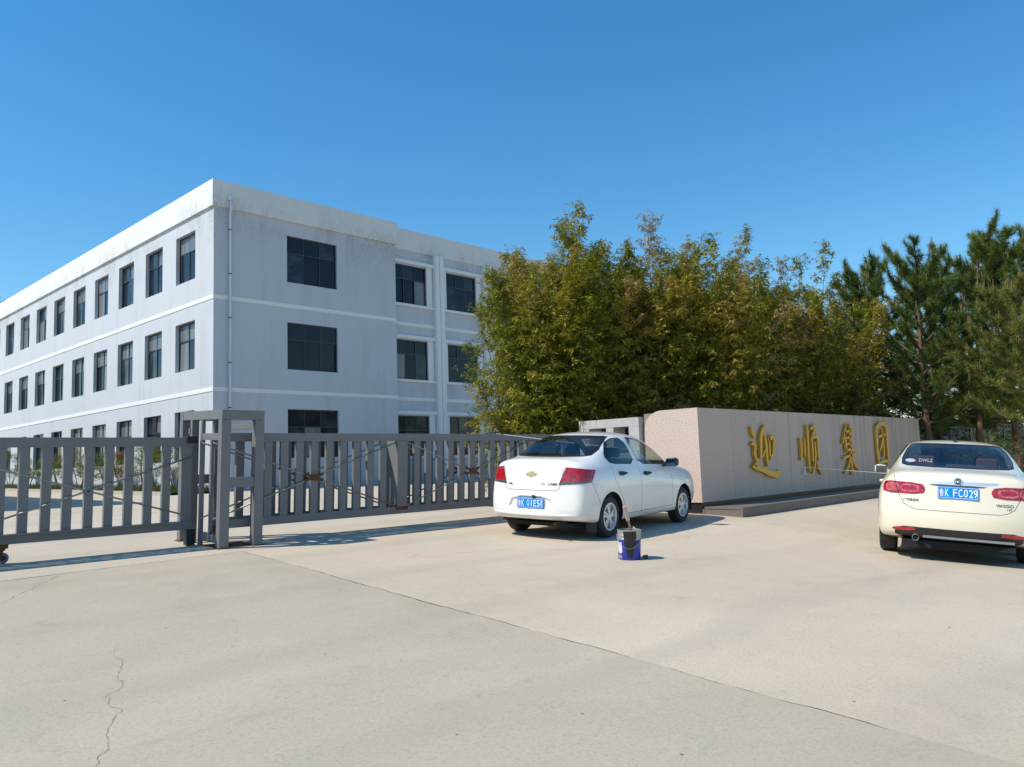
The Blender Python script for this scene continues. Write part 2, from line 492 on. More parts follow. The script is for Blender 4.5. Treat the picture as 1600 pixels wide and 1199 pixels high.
def place_windows(openings, w, h, ct, cb, sp, place, rotz, depth):
    me, panes, ntop = window(w, h, ct, cb, sp)
    me.materials.append(MAT['frame_dark'])
    pm = []
    for j, (a, b, c, d) in enumerate(panes):
        mb = MB().box(a, b, 0.03, 0.04, c, d); q = mb.mesh('pane')
        pm.append(q)
    for (u0, u1, z0, z1) in openings:
        f = bpy.data.objects.new('window', me); COL.objects.link(f); f.parent = bld
        f.location = place(u0, u1, z0, depth); f.rotation_euler = (0, 0, rotz)
        for j, q in enumerate(pm):
            p = bpy.data.objects.new('pane', q); COL.objects.link(p); p.parent = f
            if not q.materials: q.materials.append(MAT['window_glass_dusty' if (rotz and j < ntop) else 'window_glass'])
            p.rotation_euler = (rw.uniform(-0.012, 0.012), 0, rw.uniform(-0.010, 0.010))   # old sashes never sit quite flat
            q_ = rw.random()
            if q_ < .34:
                p.material_slots[0].link = 'OBJECT'
                p.material_slots[0].material = MAT['window_curtain' if q_ < (.16 if rotz else .05) else 'window_bright']
            if j >= ntop and rw.random() < .13: p.location = (rw.choice((-1, 1)) * 0.06, 0.012, 0)      # sash left a little open
wl, hl = 1.88, 2.06
for f in range(3):
    ops = [q for q in left_open if abs(q[2] - SILL[f]) < 1e-6]
    hh = HEAD[f] - SILL[f]
    place_windows(ops, 1.88, hh, 2, 2, hh * 0.64, lambda u0, u1, z0, d: (d, u1, z0), -math.pi / 2, 0.16)
    ops = [q for q in blk_open if abs(q[2] - SILL[f]) < 1e-6]
    place_windows(ops, 2.54, hh, 3, 3, hh * 0.64, lambda u0, u1, z0, d: (u0, d, z0), 0, 0.10)
    zs = (8.83, 5.05, 1.28)[f]; hh = (10.81, 7.02, 3.26)[f] - zs
    ops = [q for q in rec_open if abs(q[2] - zs) < 1e-6][:5]
    place_windows(ops, 2.15, hh, 3, 3, hh * 0.64, lambda u0, u1, z0, d: (u0, REC + d, z0), 0, 0.07)
# trim on the recessed bays
for i in range(8):
    xa = 9.38 + 3.48 * i
    px = 11.99 + 3.48 * i
    pl = MB(); pl.box(px, px + 0.27, REC - 0.20, REC - 0.001, -0.6, PB + 0.02); pl.box(px + 0.31, px + 0.58, REC - 0.20, REC - 0.001, -0.6, PB + 0.02)
    pl.box(px + 0.27, px + 0.31, REC - 0.14, REC - 0.001, -0.6, PB + 0.018)
    o = pl.build('pilaster', 'band_white', bld)
    for f in range(3):
        zs, zh = (8.83, 5.05, 1.28)[f], (10.81, 7.02, 3.26)[f]
        xl = max(xa - 0.36, BLK + 0.002); xr = px - 0.003
        MB().box(xl, xr, REC - 0.11, REC + 0.05, zs - 0.13, zs - 0.002).build('window_sill', 'band_white', bld)
        MB().box(xl, xr, REC - 0.11, REC + 0.05, zh + 0.06, zh + 0.24).build('lintel', 'band_white', bld)
        MB().box(xa + 2.153, xr - 0.1, REC - 0.03, REC + 0.05, zs, zh + 0.058).build('lit_window_jamb', 'band_white', bld)  # white jamb panels paint in the brighter lit strips beside the windows
        if i: MB().box(xa - 0.26, xa - 0.003, REC - 0.03, REC + 0.05, zs, zh + 0.058).build('lit_window_jamb', 'band_white', bld)
    for z in BANDZ:
        xl = max(xa - 0.36, BLK + 0.002)
        MB().box(xl, px - 0.004, REC - 0.03, REC + 0.05, z - 0.09, z + 0.075).build('white_band', 'band_white', bld)
# downpipe
dp = MB()
dp.tube([(0.62, -0.13, PB + 0.42), (0.62, -0.22, PB + 0.36), (0.64, -0.22, PB + 0.1), (0.66, -0.10, PB - 0.25), (0.66, -0.09, PB - 0.5), (0.66, -0.09, -0.1)], 0.055, 12)
dpo = dp.build('downpipe', 'pipe_plastic', bld, smooth=40)
for i in range(7):
    z = PB - 0.9 - 1.82 * i
    if z > 0: MB().lathe([(0.058, -0.02), (0.07, -0.02), (0.07, 0.02), (0.058, 0.02)], 14, origin=(0.66, -0.09, z)).build('pipe_bracket', 'frame_dark', dpo)
MB().lathe([(0.09, 0.0), (0.10, 0.16), (0.0, 0.165)], 14, origin=(0.62, -0.2, PB + 0.30)).build('outlet_head', 'pipe_plastic', dpo)

# kerb and grass strip at the foot of the left wall
plain('kerb_stone', (0.42, 0.40, 0.36), 0.9, var=0.15)
plain('grass_soil', (0.075, 0.085, 0.035), 0.95, var=0.4, vscale=8)
kerb = empty('kerb', (12.2, 0, 0)); tag(kerb, kind='structure')
for i in range(34):
    y0 = 29.2 + i * 1.0
    o = MB().box(0, 0.14, y0 + 0.006, y0 + 0.994, GZ(y0) - 0.05, GZ(y0) + 0.13).build('kerb_stone', 'kerb_stone', kerb)
verge = sheet('flower_bed', [12.34, 14.46], [29.2, 40, 74], 'grass_soil', dz=0.09); tag(verge, kind='structure')

# ================================================================== GATE
k = NT('gate_paint'); co = k.coord('Object')
nz = k.noise(co, 3.0, 6, 0.7); fn = k.noise(co, 14, 6, 0.75, 0.4)
c = k.mix(nz, (0.140, 0.141, 0.146), (0.205, 0.206, 0.210))
c = k.mix(k.ramp(fn, [(0.66, (0, 0, 0)), (0.75, (0.8, 0.8, 0.8))]), c, (0.16, 0.075, 0.03))
k.bsdf(c, 0.55, 0.0, 0.4); MAT['gate_paint'] = k.m
k = NT('rust'); co = k.coord('Object'); nz = k.noise(co, 9, 6, 0.7)
k.bsdf(k.mix(nz, (0.06, 0.025, 0.012), (0.24, 0.10, 0.04)), 0.9, 0.1, 0.2, bump=nz); MAT['rust'] = k.m
plain('rod_steel', (0.30, 0.29, 0.25), 0.45, 0.6, var=0.3, vscale=20)
plain('black_rubber', (0.018, 0.018, 0.02), 0.6)
plain('grey_rubber', (0.16, 0.16, 0.17), 0.7)

def gate_frame(name, Y):
    return empty(name, (0, Y, GZ(Y) if Y < 10.4 else SL * Y), (AL, 0, 0))
def leaf_layer(root, y, xs_slats, x0, x1, htop, hb0, hb1, rail_h, slat_w, first):
    """rails of one face of a gate leaf, and its slats as separate parts"""
    o = MB().box(x0, x1, y - 0.035, y + 0.035, htop - rail_h, htop).build('top_rail', 'gate_paint', root); bevel(o, 0.005)
    o = MB().box(x0, x1, y - 0.035, y + 0.035, hb0, hb1).build('bottom_rail', 'gate_paint', root); bevel(o, 0.005)
    if first is None:
        q = MB().box(-slat_w / 2, slat_w / 2, -0.026, 0.026, hb1 - 0.002, htop - rail_h + 0.002).build('slat', 'gate_paint', root); bevel(q, 0.004)
        first = q.data; bpy.data.objects.remove(q)
    rr = random.Random(int(x1 * 10) + len(xs_slats))
    for x in xs_slats:
        s = bpy.data.objects.new('slat', first); COL.objects.link(s); s.parent = root; s.location = (x + rr.uniform(-.004, .004), y, 0); s.rotation_euler = (0, rr.uniform(-.0025, .0025), rr.uniform(-.03, .03))
    return first
def brace(root, x0, x1, y, h0, h1, hub=True, r=0.011):
    MB().tube([(x0, y, h0), (x1, y, h1)], r, 6).build('brace_rod', 'rod_steel', root, smooth=True)
    MB().tube([(x0, y + 0.022, h1), (x1, y + 0.022, h0)], r, 6).build('brace_rod', 'rod_steel', root, smooth=True)
    if hub:
        xm, hm = (x0 + x1) / 2, (h0 + h1) / 2
        mb = MB(); mb.lathe([(0.0, -0.02), (0.045, -0.02), (0.045, 0.035), (0.0, 0.035)], 14, 'y', (xm, y - 0.01, hm))
        for sx, sz in ((1, 1), (1, -1), (-1, 1), (-1, -1)):
            d = Vector((sx * (x1 - x0), 0, sz * (h1 - h0))).normalized()
            mb.tube([Vector((xm, y - 0.012, hm)) + d * 0.03, Vector((xm, y - 0.012, hm)) + d * 0.15], 0.02, 8)
        mb.build('brace_turnbuckle', 'rust', root, smooth=40)

# right leaf: a box truss with a front and a back face of slats
gr = gate_frame('gate_leaf', 10.1)
tag(gr, 'long grey slatted steel gate leaf running behind the white car', 'gate')
slats = [5.57 + 0.2425 * i for i in range(9)] + [8.175 + 0.2425 * i for i in range(11)] + [11.10 + 0.2425 * i for i in range(4)]
fm = leaf_layer(gr, 0.0, slats, 4.95, 12.02, 1.48, 0.232, 0.345, 0.115, 0.118, None)
leaf_layer(gr, 0.33, [5.09 + 0.2425 * i for i in range(29)], 4.95, 12.02, 1.478, 0.234, 0.343, 0.115, 0.118, fm)
for x in (7.865, 10.86):
    o = MB().box(x - 0.10, x + 0.10, -0.05, 0.38, 0.346, 1.362).build('gate_post', 'gate_paint', gr); bevel(o, 0.006)
    MB().box(x - 0.115, x + 0.115, -0.042, 0.33, 0.29, 0.352).build('base_bracket', 'rust', gr)
for x0, x1 in ((4.78, 7.76), (7.97, 10.76)):
    for y in (-0.045, 0.28): brace(gr, x0, x1, y, 0.36, 1.35)
for x in (5.6, 6.9, 8.4, 9.7, 11.2):        # spacers that tie the two faces together
    MB().box(x - 0.03, x + 0.03, 0.036, 0.294, 1.37, 1.43).build('cross_tie', 'gate_paint', gr)
    MB().box(x - 0.03, x + 0.03, 0.036, 0.294, 0.25, 0.31).build('cross_tie', 'gate_paint', gr)
# left leaf
gl = gate_frame('gate_leaf', 10.5)
tag(gl, 'grey slatted steel gate leaf at the left edge with a small wheel under it', 'gate')
slats = [0.17 + 0.2325 * i for i in range(1, 19)]
leaf_layer(gl, 0.0, slats, 0.1, 4.70, 1.42, 0.215, 0.325, 0.115, 0.105, None)
for x in (0.2, 4.61):
    o = MB().box(x - 0.07, x + 0.07, -0.04, 0.04, 0.326, 1.304).build('gate_post', 'gate_paint', gl); bevel(o, 0.006)
brace(gl, 2.10, 4.72, -0.042, 0.37, 1.18, hub=False)
brace(gl, 0.25, 2.06, -0.042, 0.37, 1.18, hub=False)
mb = MB(); mb.lathe([(0.0, -0.03), (0.042, -0.03), (0.05, -0.02), (0.05, 0.03), (0.0, 0.03)], 16, 'y', (3.41, -0.035, 0.775)); mb.build('brace_turnbuckle', 'gate_paint', gl, smooth=40)
MB().lathe([(0.0, -0.012), (0.014, -0.012), (0.014, 0.03), (0.0, 0.03)], 12, 'y', (3.41, -0.06, 0.775)).build('bolt', 'black_rubber', gl)
o = MB().box(0.15, 4.4, -0.10, -0.036, 0.318, 0.330).build('rail_lip', 'gate_paint', gl)
for x in (2.54, 0.7):
    br = MB()
    br.prism([(x - 0.09, 0.215), (x + 0.06, 0.215), (x + 0.05, 0.19), (x + 0.0, 0.13), (x - 0.005, 0.06), (x - 0.05, 0.06), (x - 0.055, 0.13)], -0.045, -0.028, lambda u, v, d: (u, d, v))
    br.prism([(x - 0.09, 0.215), (x + 0.06, 0.215), (x + 0.05, 0.19), (x + 0.0, 0.13), (x - 0.005, 0.06), (x - 0.05, 0.06), (x - 0.055, 0.13)], 0.028, 0.045, lambda u, v, d: (u, d, v))
    br.box(x - 0.09, x + 0.06, -0.0275, 0.0275, 0.17, 0.214)
    bo = br.build('castor_bracket', 'rust', gl)
    MB().lathe([(0.012, -0.024), (0.05, -0.026), (0.062, -0.018), (0.062, 0.018), (0.05, 0.026), (0.012, 0.024)], 26, 'y', (x + 0.01, 0, 0.064)).build('wheel', 'grey_rubber', gl, smooth=40)
    MB().lathe([(0.0, -0.03), (0.03, -0.03), (0.03, 0.03), (0.0, 0.03)], 16, 'y', (x + 0.01, 0, 0.064)).build('hub', 'black_rubber', gl, smooth=40)
# rubber buffer and latch at the closing end
MB().box(4.60, 4.74, -0.06, 0.05, 1.345, 1.435).build('buffer', 'black_rubber', gl)
MB().tube([(4.63, -0.06, 1.46), (4.63, -0.06, 1.54)], 0.016, 8).build('latch_pin', 'rod_steel', gl)
MB().box(4.63, 4.74, -0.05, 0.05, 0.012, 0.214).build('floor_stop', 'black_rubber', gl)

# guide frame the leaves run through
gc = gate_frame('gate_guide_frame', 9.87)
tag(gc, 'upright grey steel box frame standing where the two gate leaves meet', 'gate post')
X0, X1, D = 4.79, 5.39, 1.26
def gpost(x0, x1, y0, y1, h0, h1, nm='post'):
    o = MB().box(x0, x1, y0, y1, h0, h1).build(nm, 'gate_paint', gc); bevel(o, 0.005); return o
for xa, xb in ((X0, X0 + 0.13), (X1 - 0.13, X1)):
    gpost(xa, xb, 0, 0.10, 0, 1.652); gpost(xa, xb, D - 0.10, D, 0, 1.652)
gpost(X0, X0 + 0.10, 0.86, 0.92, 0.0, 1.652); gpost(X0 + 0.0, X0 + 0.05, 0.56, 0.62, 0.0, 1.652)
gpost(X0 + 0.002, X1 - 0.002, 0.002, 0.098, 1.654, 1.778, 'top_beam'); gpost(X0 + 0.002, X1 - 0.002, D - 0.098, D - 0.002, 1.654, 1.778, 'top_beam')
gpost(X0 + 0.004, X0 + 0.1, 0.10, D - 0.10, 1.656, 1.776, 'top_beam'); gpost(X1 - 0.1, X1 - 0.004, 0.10, D - 0.10, 1.656, 1.776, 'top_beam')
gpost(X0 + 0.131, X1 - 0.131, 0.012, 0.09, 0.772, 0.901, 'crossbar')
gpost(X0 + 0.131, X1 - 0.131, D - 0.09, D - 0.012, 0.772, 0.901, 'crossbar')
gpost(X0 + 0.006, X0 + 0.07, 0.101, 0.559, 1.385, 1.475, 'crossbar'); gpost(X0 + 0.006, X0 + 0.07, 0.101, 0.559, 0.065, 0.172, 'crossbar')
gpost(X1 - 0.07, X1 - 0.006, 0.101, D - 0.101, 1.53, 1.60, 'crossbar')
gpost(X0 + 0.01, X0 + 0.055, 0.30, 0.345, 0.174, 1.383, 'stop_bar')
MB().box(X0 + 0.02, X0 + 0.12, 0.11, 0.26, 0.173, 0.20).build('roller_plate', 'rust', gc)
for y, h in ((0.42, 0.21), (0.2, 1.44)):
    MB().lathe([(0.0, -0.05), (0.035, -0.05), (0.035, 0.05), (0.0, 0.05)], 16, 'z', (X0 + 0.115, y, h)).build('guide_roller', 'rust', gc, smooth=40)
for xa in (X0 - 0.02, X1 - 0.15):
    for ya in (-0.02, D - 0.12):
        MB().box(xa, xa + 0.17, ya, ya + 0.14, 0.001, 0.010).build('base_plate', 'rust', gc)
MB().box(X0 + 0.02, X1 - 0.02, 0.12, 0.55, 0.0015, 0.006).build('floor_plate', 'rust', gc)

# ================================================================== GRANITE SIGN WALL
k = NT('pink_granite'); co = k.coord('Object')
big = k.noise(co, 0.8, 5, 0.6); gr1 = k.noise(co, 36, 4, 0.85); gr2 = k.noise(co, 80, 2, 0.7)
c = k.mix(big, (0.54, 0.425, 0.35), (0.62, 0.495, 0.415))
c = k.mix(0.8, c, k.ramp(gr1, [(0.36, (0.55, 0.52, 0.52)), (0.5, (1, 1, 1)), (0.64, (1.16, 1.11, 1.07))]), 'MULTIPLY')
c = k.mix(0.5, c, k.ramp(gr2, [(0.3, (0.5, 0.5, 0.5)), (0.42, (1, 1, 1))]), 'MULTIPLY')
vs_ = k.noise(co, 1.0, 6, 0.75, 0.1, vscale=(6.0, 6.0, 0.22))
sep = k.n('ShaderNodeSeparateXYZ'); k.l(co, sep.inputs[0])
mr = k.n('ShaderNodeMapRange'); mr.inputs['From Min'].default_value = 0.3; mr.inputs['From Max'].default_value = 9.0
k.l(sep.outputs[0], mr.inputs[0])
f = k.math('MULTIPLY', k.ramp(vs_, [(0.47, (0, 0, 0)), (0.72, (0.75, 0.75, 0.75))]), mr.outputs[0])
c = k.mix(f, c, (0.15, 0.14, 0.125))
k.bsdf(c, 0.75, 0, 0.35, bump=gr1, bstr=0.35, bdist=0.006); MAT['pink_granite'] = k.m
k = NT('dark_granite'); co = k.coord('Object'); nz = k.noise(co, 2.2, 5, 0.65); g1 = k.noise(co, 70, 3, 0.8)
c = k.mix(nz, (0.13, 0.105, 0.095), (0.23, 0.195, 0.175))
c = k.mix(0.7, c, k.ramp(g1, [(0.3, (0.5, 0.5, 0.5)), (0.55, (1, 1, 1)), (0.75, (1.3, 1.25, 1.2))]), 'MULTIPLY')
k.bsdf(c, 0.6, 0, 0.4); MAT['dark_granite'] = k.m
k = NT('black_granite'); nz = k.noise(k.coord(), 40, 3); k.bsdf(k.mix(nz, (0.012, 0.011, 0.012), (0.035, 0.032, 0.03)), 0.3, 0, 0.4); MAT['black_granite'] = k.m
k = NT('gold_paint'); co = k.coord(); nz = k.noise(co, 5, 5, 0.7)
k.bsdf(k.mix(nz, (0.55, 0.275, 0.018), (0.70, 0.40, 0.03)), 0.38, 0.25, 0.5); MAT['gold_paint'] = k.m

WX, WY, WL = 13.12, 7.85, 12.52
sw = empty('sign_wall', (WX, WY, 0)); tag(sw, 'thick pink granite wall with four gold Chinese characters', 'wall')
# section through the wall: flat front, top rolling over at the back
prof = [(0, 0.585), (0, 2.345), (0.80, 2.345)] + [(0.80 + 0.42 * math.sin(t), 2.345 - 0.42 * (1 - math.cos(t))) for t in [math.pi / 2 * i / 8 for i in range(1, 9)]] + [(1.22, 0.585)]
seams = [0, 1.25, 2.5, 3.75, 5.0, 6.25, 7.5, 8.75, 10.0, 11.25, WL]
for i, (a, b) in enumerate(zip(seams[:-1], seams[1:])):      # one cladding length after another
    gap = 0.0035
    o = MB().prism(prof, a + (gap if i else 0), b - gap, lambda u, v, d: (d, u, v)).build('granite_panel', 'pink_granite', sw, smooth=30)
MB().box(0.03, WL - 0.02, 0.03, 1.19, 0.40, 0.584).build('plinth', 'black_granite', sw)
MB().box(0.01, WL - 0.01, 0.01, 1.2, 0.60, 2.30).build('core', 'joint_dirt', sw)
# stone step in front of it
st = empty('stone_step', (13.16, 7.06, 0)); tag(st, 'low dark granite platform at the foot of the gold lettered wall', 'platform')
zt = 0.505
for i in range(10):
    a, b = i * 1.25, (i + 1) * 1.25
    MB().box(a + 0.002, b - 0.002, 0.0, 0.775, zt - 0.035, zt).build('step_slab', 'dark_granite', st)
    MB().box(a + 0.002, b - 0.002, 0.012, 0.05, 0.2, zt - 0.036).build('face_slab', 'dark_granite', st)
MB().box(0.012, 0.05, 0.051, 2.0, 0.2, zt - 0.036).build('face_slab', 'dark_granite', st)
MB().box(0.0, 12.5, 0.778, 2.02, 0.2, zt - 0.038).build('base', 'dark_granite', st)

# gold characters: raised metal strokes, each character one part
def stroke_char(strokes, x, z, sx, sz, label):
    mb = MB()
    for st_ in strokes:
        pts = [(Vector((p[0] * sx, p[1] * sz)), p[2]) for p in st_]
        L = []; Rr = []
        for i, (p, w) in enumerate(pts):
            d = pts[min(i + 1, len(pts) - 1)][0] - pts[max(i - 1, 0)][0]
            q = Vector((-d.y, d.x)).normalized() * w * 0.80
            L.append(p + q); Rr.append(p - q)
        out = L + Rr[::-1]
        n = len(L)
        vs = [(a.x, -0.075, a.y) for a in L] + [(a.x, -0.075, a.y) for a in Rr] + [(a.x, -0.012, a.y) for a in L] + [(a.x, -0.012, a.y) for a in Rr]
        fs = []
        for i in range(n - 1):
            fs.append((i, n + i, n + i + 1, i + 1)); fs.append((2 * n + i, 2 * n + i + 1, 3 * n + i + 1, 3 * n + i))
            fs.append((i, i + 1, 2 * n + i + 1, 2 * n + i)); fs.append((n + i, 3 * n + i, 3 * n + i + 1, n + i + 1))
        fs.append((0, 2 * n, 3 * n, n)); fs.append((n - 1, 2 * n - 1, 4 * n - 1, 3 * n - 1))
        mb.add(vs, fs)
    o = mb.build('gold_character', 'gold_paint', sw, loc=(x - WX, 0, z)); o['label'] = label
    return o
# coordinates: unit square, third value is the half width of the brush stroke in metres
ying = [
    [(0.06, 0.98, .02), (0.10, 0.88, .07), (0.15, 0.77, .03)],
    [(0.03, 0.62, .02), (0.10, 0.66, .05), (0.17, 0.60, .06), (0.12, 0.45, .05), (0.20, 0.30, .06), (0.12, 0.20, .05)],
    [(0.55, 1.02, .03), (0.46, 0.90, .08), (0.38, 0.78, .07), (0.36, 0.55, .06), (0.33, 0.36, .05), (0.42, 0.40, .04), (0.50, 0.52, .02)],
    [(0.52, 0.84, .04), (0.55, 0.60, .06), (0.55, 0.30, .05), (0.56, 0.18, .02)],
    [(0.62, 0.72, .04), (0.80, 0.78, .06), (0.84, 0.70, .05), (0.78, 0.42, .05), (0.66, 0.34, .04)],
    [(0.68, 0.80, .03), (0.66, 0.60, .04), (0.66, 0.30, .03)],
    [(0.02, 0.20, .02), (0.16, 0.17, .07), (0.36, 0.12, .06), (0.60, 0.04, .07), (0.86, 0.00, .09), (1.02, 0.06, .03)]]
shun = [
    [(0.06, 0.74, .03), (0.10, 0.66, .06), (0.10, 0.46, .05), (0.05, 0.30, .02)],
    [(0.24, 0.72, .04), (0.25, 0.55, .05), (0.24, 0.36, .03)],
    [(0.42, 1.02, .03), (0.42, 0.80, .06), (0.40, 0.40, .06), (0.42, 0.06, .03)],
    [(0.56, 0.92, .03), (0.76, 0.98, .06), (0.92, 0.96, .02)],
    [(0.76, 0.94, .03), (0.70, 0.84, .05), (0.62, 0.76, .03)],
    [(0.60, 0.76, .04), (0.61, 0.55, .05), (0.60, 0.26, .04)],
    [(0.62, 0.74, .03), (0.84, 0.78, .05), (0.88, 0.70, .05), (0.86, 0.45, .04), (0.88, 0.28, .03)],
    [(0.74, 0.66, .04), (0.74, 0.40, .05), (0.66, 0.16, .04), (0.54, 0.04, .02)],
    [(0.78, 0.24, .03), (0.88, 0.12, .06), (0.98, 0.0, .03)]]
ji = [
    [(0.36, 1.0, .02), (0.26, 0.84, .06), (0.06, 0.62, .03)],
    [(0.24, 0.84, .03), (0.25, 0.62, .06), (0.25, 0.44, .04)],
    [(0.54, 1.0, .02), (0.60, 0.92, .05), (0.62, 0.88, .02)],
    [(0.28, 0.84, .03), (0.58, 0.87, .05), (0.86, 0.87, .03)],
    [(0.30, 0.72, .03), (0.56, 0.74, .04), (0.78, 0.74, .02)],
    [(0.30, 0.60, .03), (0.56, 0.62, .04), (0.80, 0.62, .02)],
    [(0.22, 0.48, .03), (0.56, 0.50, .05), (0.90, 0.50, .03)],
    [(0.57, 0.88, .04), (0.57, 0.66, .05), (0.57, 0.50, .04)],
    [(0.04, 0.34, .03), (0.50, 0.38, .05), (0.98, 0.40, .04)],
    [(0.53, 0.48, .04), (0.53, 0.20, .06), (0.53, 0.0, .03)],
    [(0.48, 0.34, .03), (0.34, 0.18, .06), (0.06, 0.04, .02)],
    [(0.58, 0.34, .03), (0.74, 0.20, .06), (1.0, 0.10, .05)]]
tuan = [
    [(0.06, 0.94, .03), (0.10, 0.70, .07), (0.08, 0.35, .07), (0.12, 0.02, .04)],
    [(0.06, 0.90, .04), (0.40, 1.0, .07), (0.76, 1.0, .08), (0.90, 0.90, .07), (0.90, 0.50, .08), (0.88, 0.12, .07), (0.78, 0.02, .03)],
    [(0.14, 0.06, .04), (0.45, 0.10, .05), (0.84, 0.10, .05)],
    [(0.22, 0.68, .03), (0.50, 0.72, .05), (0.78, 0.74, .03)],
    [(0.58, 0.88, .03), (0.58, 0.60, .05), (0.56, 0.26, .05), (0.48, 0.22, .02)],
    [(0.54, 0.66, .03), (0.40, 0.46, .05), (0.22, 0.34, .02)]]
stroke_char(ying, 14.97, 1.00, 1.25, 1.02, 'gold character with a long sweeping base stroke, first on the wall')
stroke_char(shun, 17.22, 0.94, 1.12, 1.12, 'gold character of tall upright strokes, second on the wall')
stroke_char(ji, 19.60, 0.86, 0.98, 1.26, 'gold character with spreading foot, third on the wall')
stroke_char(tuan, 21.85, 1.03, 0.95, 1.12, 'gold boxed character, fourth on the wall')

# ================================================================== CONCRETE GATE PIER under the bamboo
k = NT('rendered_concrete'); co = k.coord(); nz = k.noise(co, 1.5, 5, 0.65); f2 = k.noise(co, 12, 5, 0.7)
c = k.mix(nz, (0.36, 0.355, 0.335), (0.52, 0.51, 0.485)); c = k.mix(k.ramp(f2, [(0.5, (0, 0, 0)), (0.75, (0.5, 0.5, 0.5))]), c, (0.25, 0.25, 0.23))  # bamboo shade and grime are both darkened into this colour
k.bsdf(c, 0.9); MAT['rendered_concrete'] = k.m
pr = empty('concrete_pier', (13.0, 9.10, GZ(9.8))); tag(pr, 'open white rendered concrete pier with square openings under the bamboo', 'pier')
ht = 2.245 - GZ(9.8)
for (a, b) in [(0, 0.24), (0.62, 0.80), (1.24, 1.50)]:
    MB().box(0, 0.40, a, b, -0.1, ht - 0.17).build('upright', 'rendered_concrete', pr)
MB().box(-0.004, 0.404, -0.004, 1.504, ht - 0.169, ht).build('cap_beam', 'rendered_concrete', pr)
for (a, b) in ((0.241, 0.619), (0.801, 1.239)):
    MB().box(0.02, 0.38, a, b, 0.9, 1.1).build('tie_beam', 'rendered_concrete', pr)

# ================================================================== IRON FENCE and the boundary wall beyond
plain('iron_black', (0.015, 0.016, 0.018), 0.45, 0.3)
fz = GZ(9.5)
fe = empty('iron_fence', (26.2, 9.5, fz)); tag(fe, 'black iron railing fence among the pine trunks on the right', 'fence')
bar = MB().box(-0.011, 0.011, -0.011, 0.011, 0.12, 2.12).mesh('bar'); bar.materials.append(MAT['iron_black'])
for i in range(150):
    if i % 20 == 0: continue
    b = bpy.data.objects.new('bar', bar); COL.objects.link(b); b.parent = fe; b.location = (0.14 * i, 0, 0)
post = MB().box(-0.035, 0.035, -0.035, 0.035, -0.05, 2.2).mesh('post'); post.materials.append(MAT['iron_black'])
for i in range(8):
    b = bpy.data.objects.new('post', post); COL.objects.link(b); b.parent = fe; b.location = (2.8 * i, 0, 0)
for h in (0.18, 1.82, 2.03):
    MB().box(-0.03, 21, -0.018, 0.018, h - 0.022, h + 0.022).build('rail', 'iron_black', fe)
k = NT('old_whitewash'); co = k.coord(); nz = k.noise(co, 0.9, 6, 0.7, 0.5)
k.bsdf(k.mix(k.ramp(nz, [(0.35, (0, 0, 0)), (0.65, (1, 1, 1))]), (0.42, 0.40, 0.36), (0.66, 0.64, 0.60)), 0.9); MAT['old_whitewash'] = k.m
bw = MB().box(0, 44, 0, 0.24, -0.1, 2.45).build('boundary_wall', 'old_whitewash', None, loc=(24.5, 13.4, GZ(13.4)))
tag(bw, 'pale whitewashed boundary wall behind the iron fence and pines', 'wall')

# ================================================================== CORD from the gate to the right
plain('cord', (0.75, 0.73, 0.68), 0.8)
A = Vector((10.0, 10.04, GZ(10.04) + 1.485)); B = Vector((23.6, 5.95, 0.62))
pts = []
for i in range(41):
    t = i / 40; p = A.lerp(B, t); p.z -= 0.10 * math.sin(math.pi * t); pts.append(p)
cord = MB().tube(pts, 0.0075, 5).build('cord', 'cord', None); tag(cord, 'thin pale cord stretched from the gate across in front of the gold lettering', 'cord')
q = pts[22]
tg = MB().tube([q + Vector((0, 0, 0.01)), q + Vector((-0.02, 0.01, -0.05)), q + Vector((-0.06, 0.0, -0.12)), q + Vector((-0.05, 0.0, -0.16))], [0.008, 0.014, 0.02, 0.028], 7)
tgo = tg.build('plastic_scrap', 'cord', None, smooth=40); tag(tgo, 'white scrap of plastic tied to the cord before the third gold character', 'scrap')
sk = MB().tube([(23.6, 5.95, 0.15), (23.6, 5.95, 1.0)], 0.025, 10).build('stake', 'rust', None); tag(sk, 'rusty stake behind the cream car holding the cord', 'stake')

# ================================================================== CARS
def car_paint(name, base, dirt):
    k = NT(name); co = k.coord('Object')
    nz = k.noise(co, 2.5, 5, 0.65); sep = k.n('ShaderNodeSeparateXYZ'); k.l(co, sep.inputs[0])
    mr = k.n('ShaderNodeMapRange'); mr.inputs['From Min'].default_value = 0.55; mr.inputs['From Max'].default_value = 0.18
    k.l(sep.outputs[2], mr.inputs[0])
    f = k.math('MULTIPLY', mr.outputs[0], k.ramp(nz, [(0.35, (0.15, 0.15, 0.15)), (0.7, (0.75, 0.75, 0.75))]))
    c = k.mix(f, base, dirt)
    k.bsdf(c, 0.32, 0.0, 0.5, coat=0.9); MAT[name] = k.m
car_paint('paint_white', (0.82, 0.80, 0.77), (0.38, 0.35, 0.30))
car_paint('paint_cream', (0.79, 0.715, 0.55), (0.40, 0.36, 0.29))
plain('panel_gap', (0.03, 0.03, 0.032), 0.8)
plain('trim_black', (0.014, 0.014, 0.016), 0.4)
plain('under_black', (0.012, 0.012, 0.013), 0.9)
plain('tyre', (0.022, 0.022, 0.024), 0.75, var=0.35, vscale=14)
plain('alloy', (0.70, 0.71, 0.72), 0.38, 0.45)
plain('chrome', (0.86, 0.86, 0.85), 0.34, 0.75)
plain('plate_blue', (0.002, 0.235, 0.64), 0.6, spec=0.12)
plain('plate_white', (0.82, 0.84, 0.85), 0.5)
plain('bumper_grey', (0.22, 0.22, 0.22), 0.5)
plain('sticker_grey', (0.42, 0.43, 0.43), 0.6)
plain('badge_gold', (0.72, 0.53, 0.24), 0.35, 0.5)
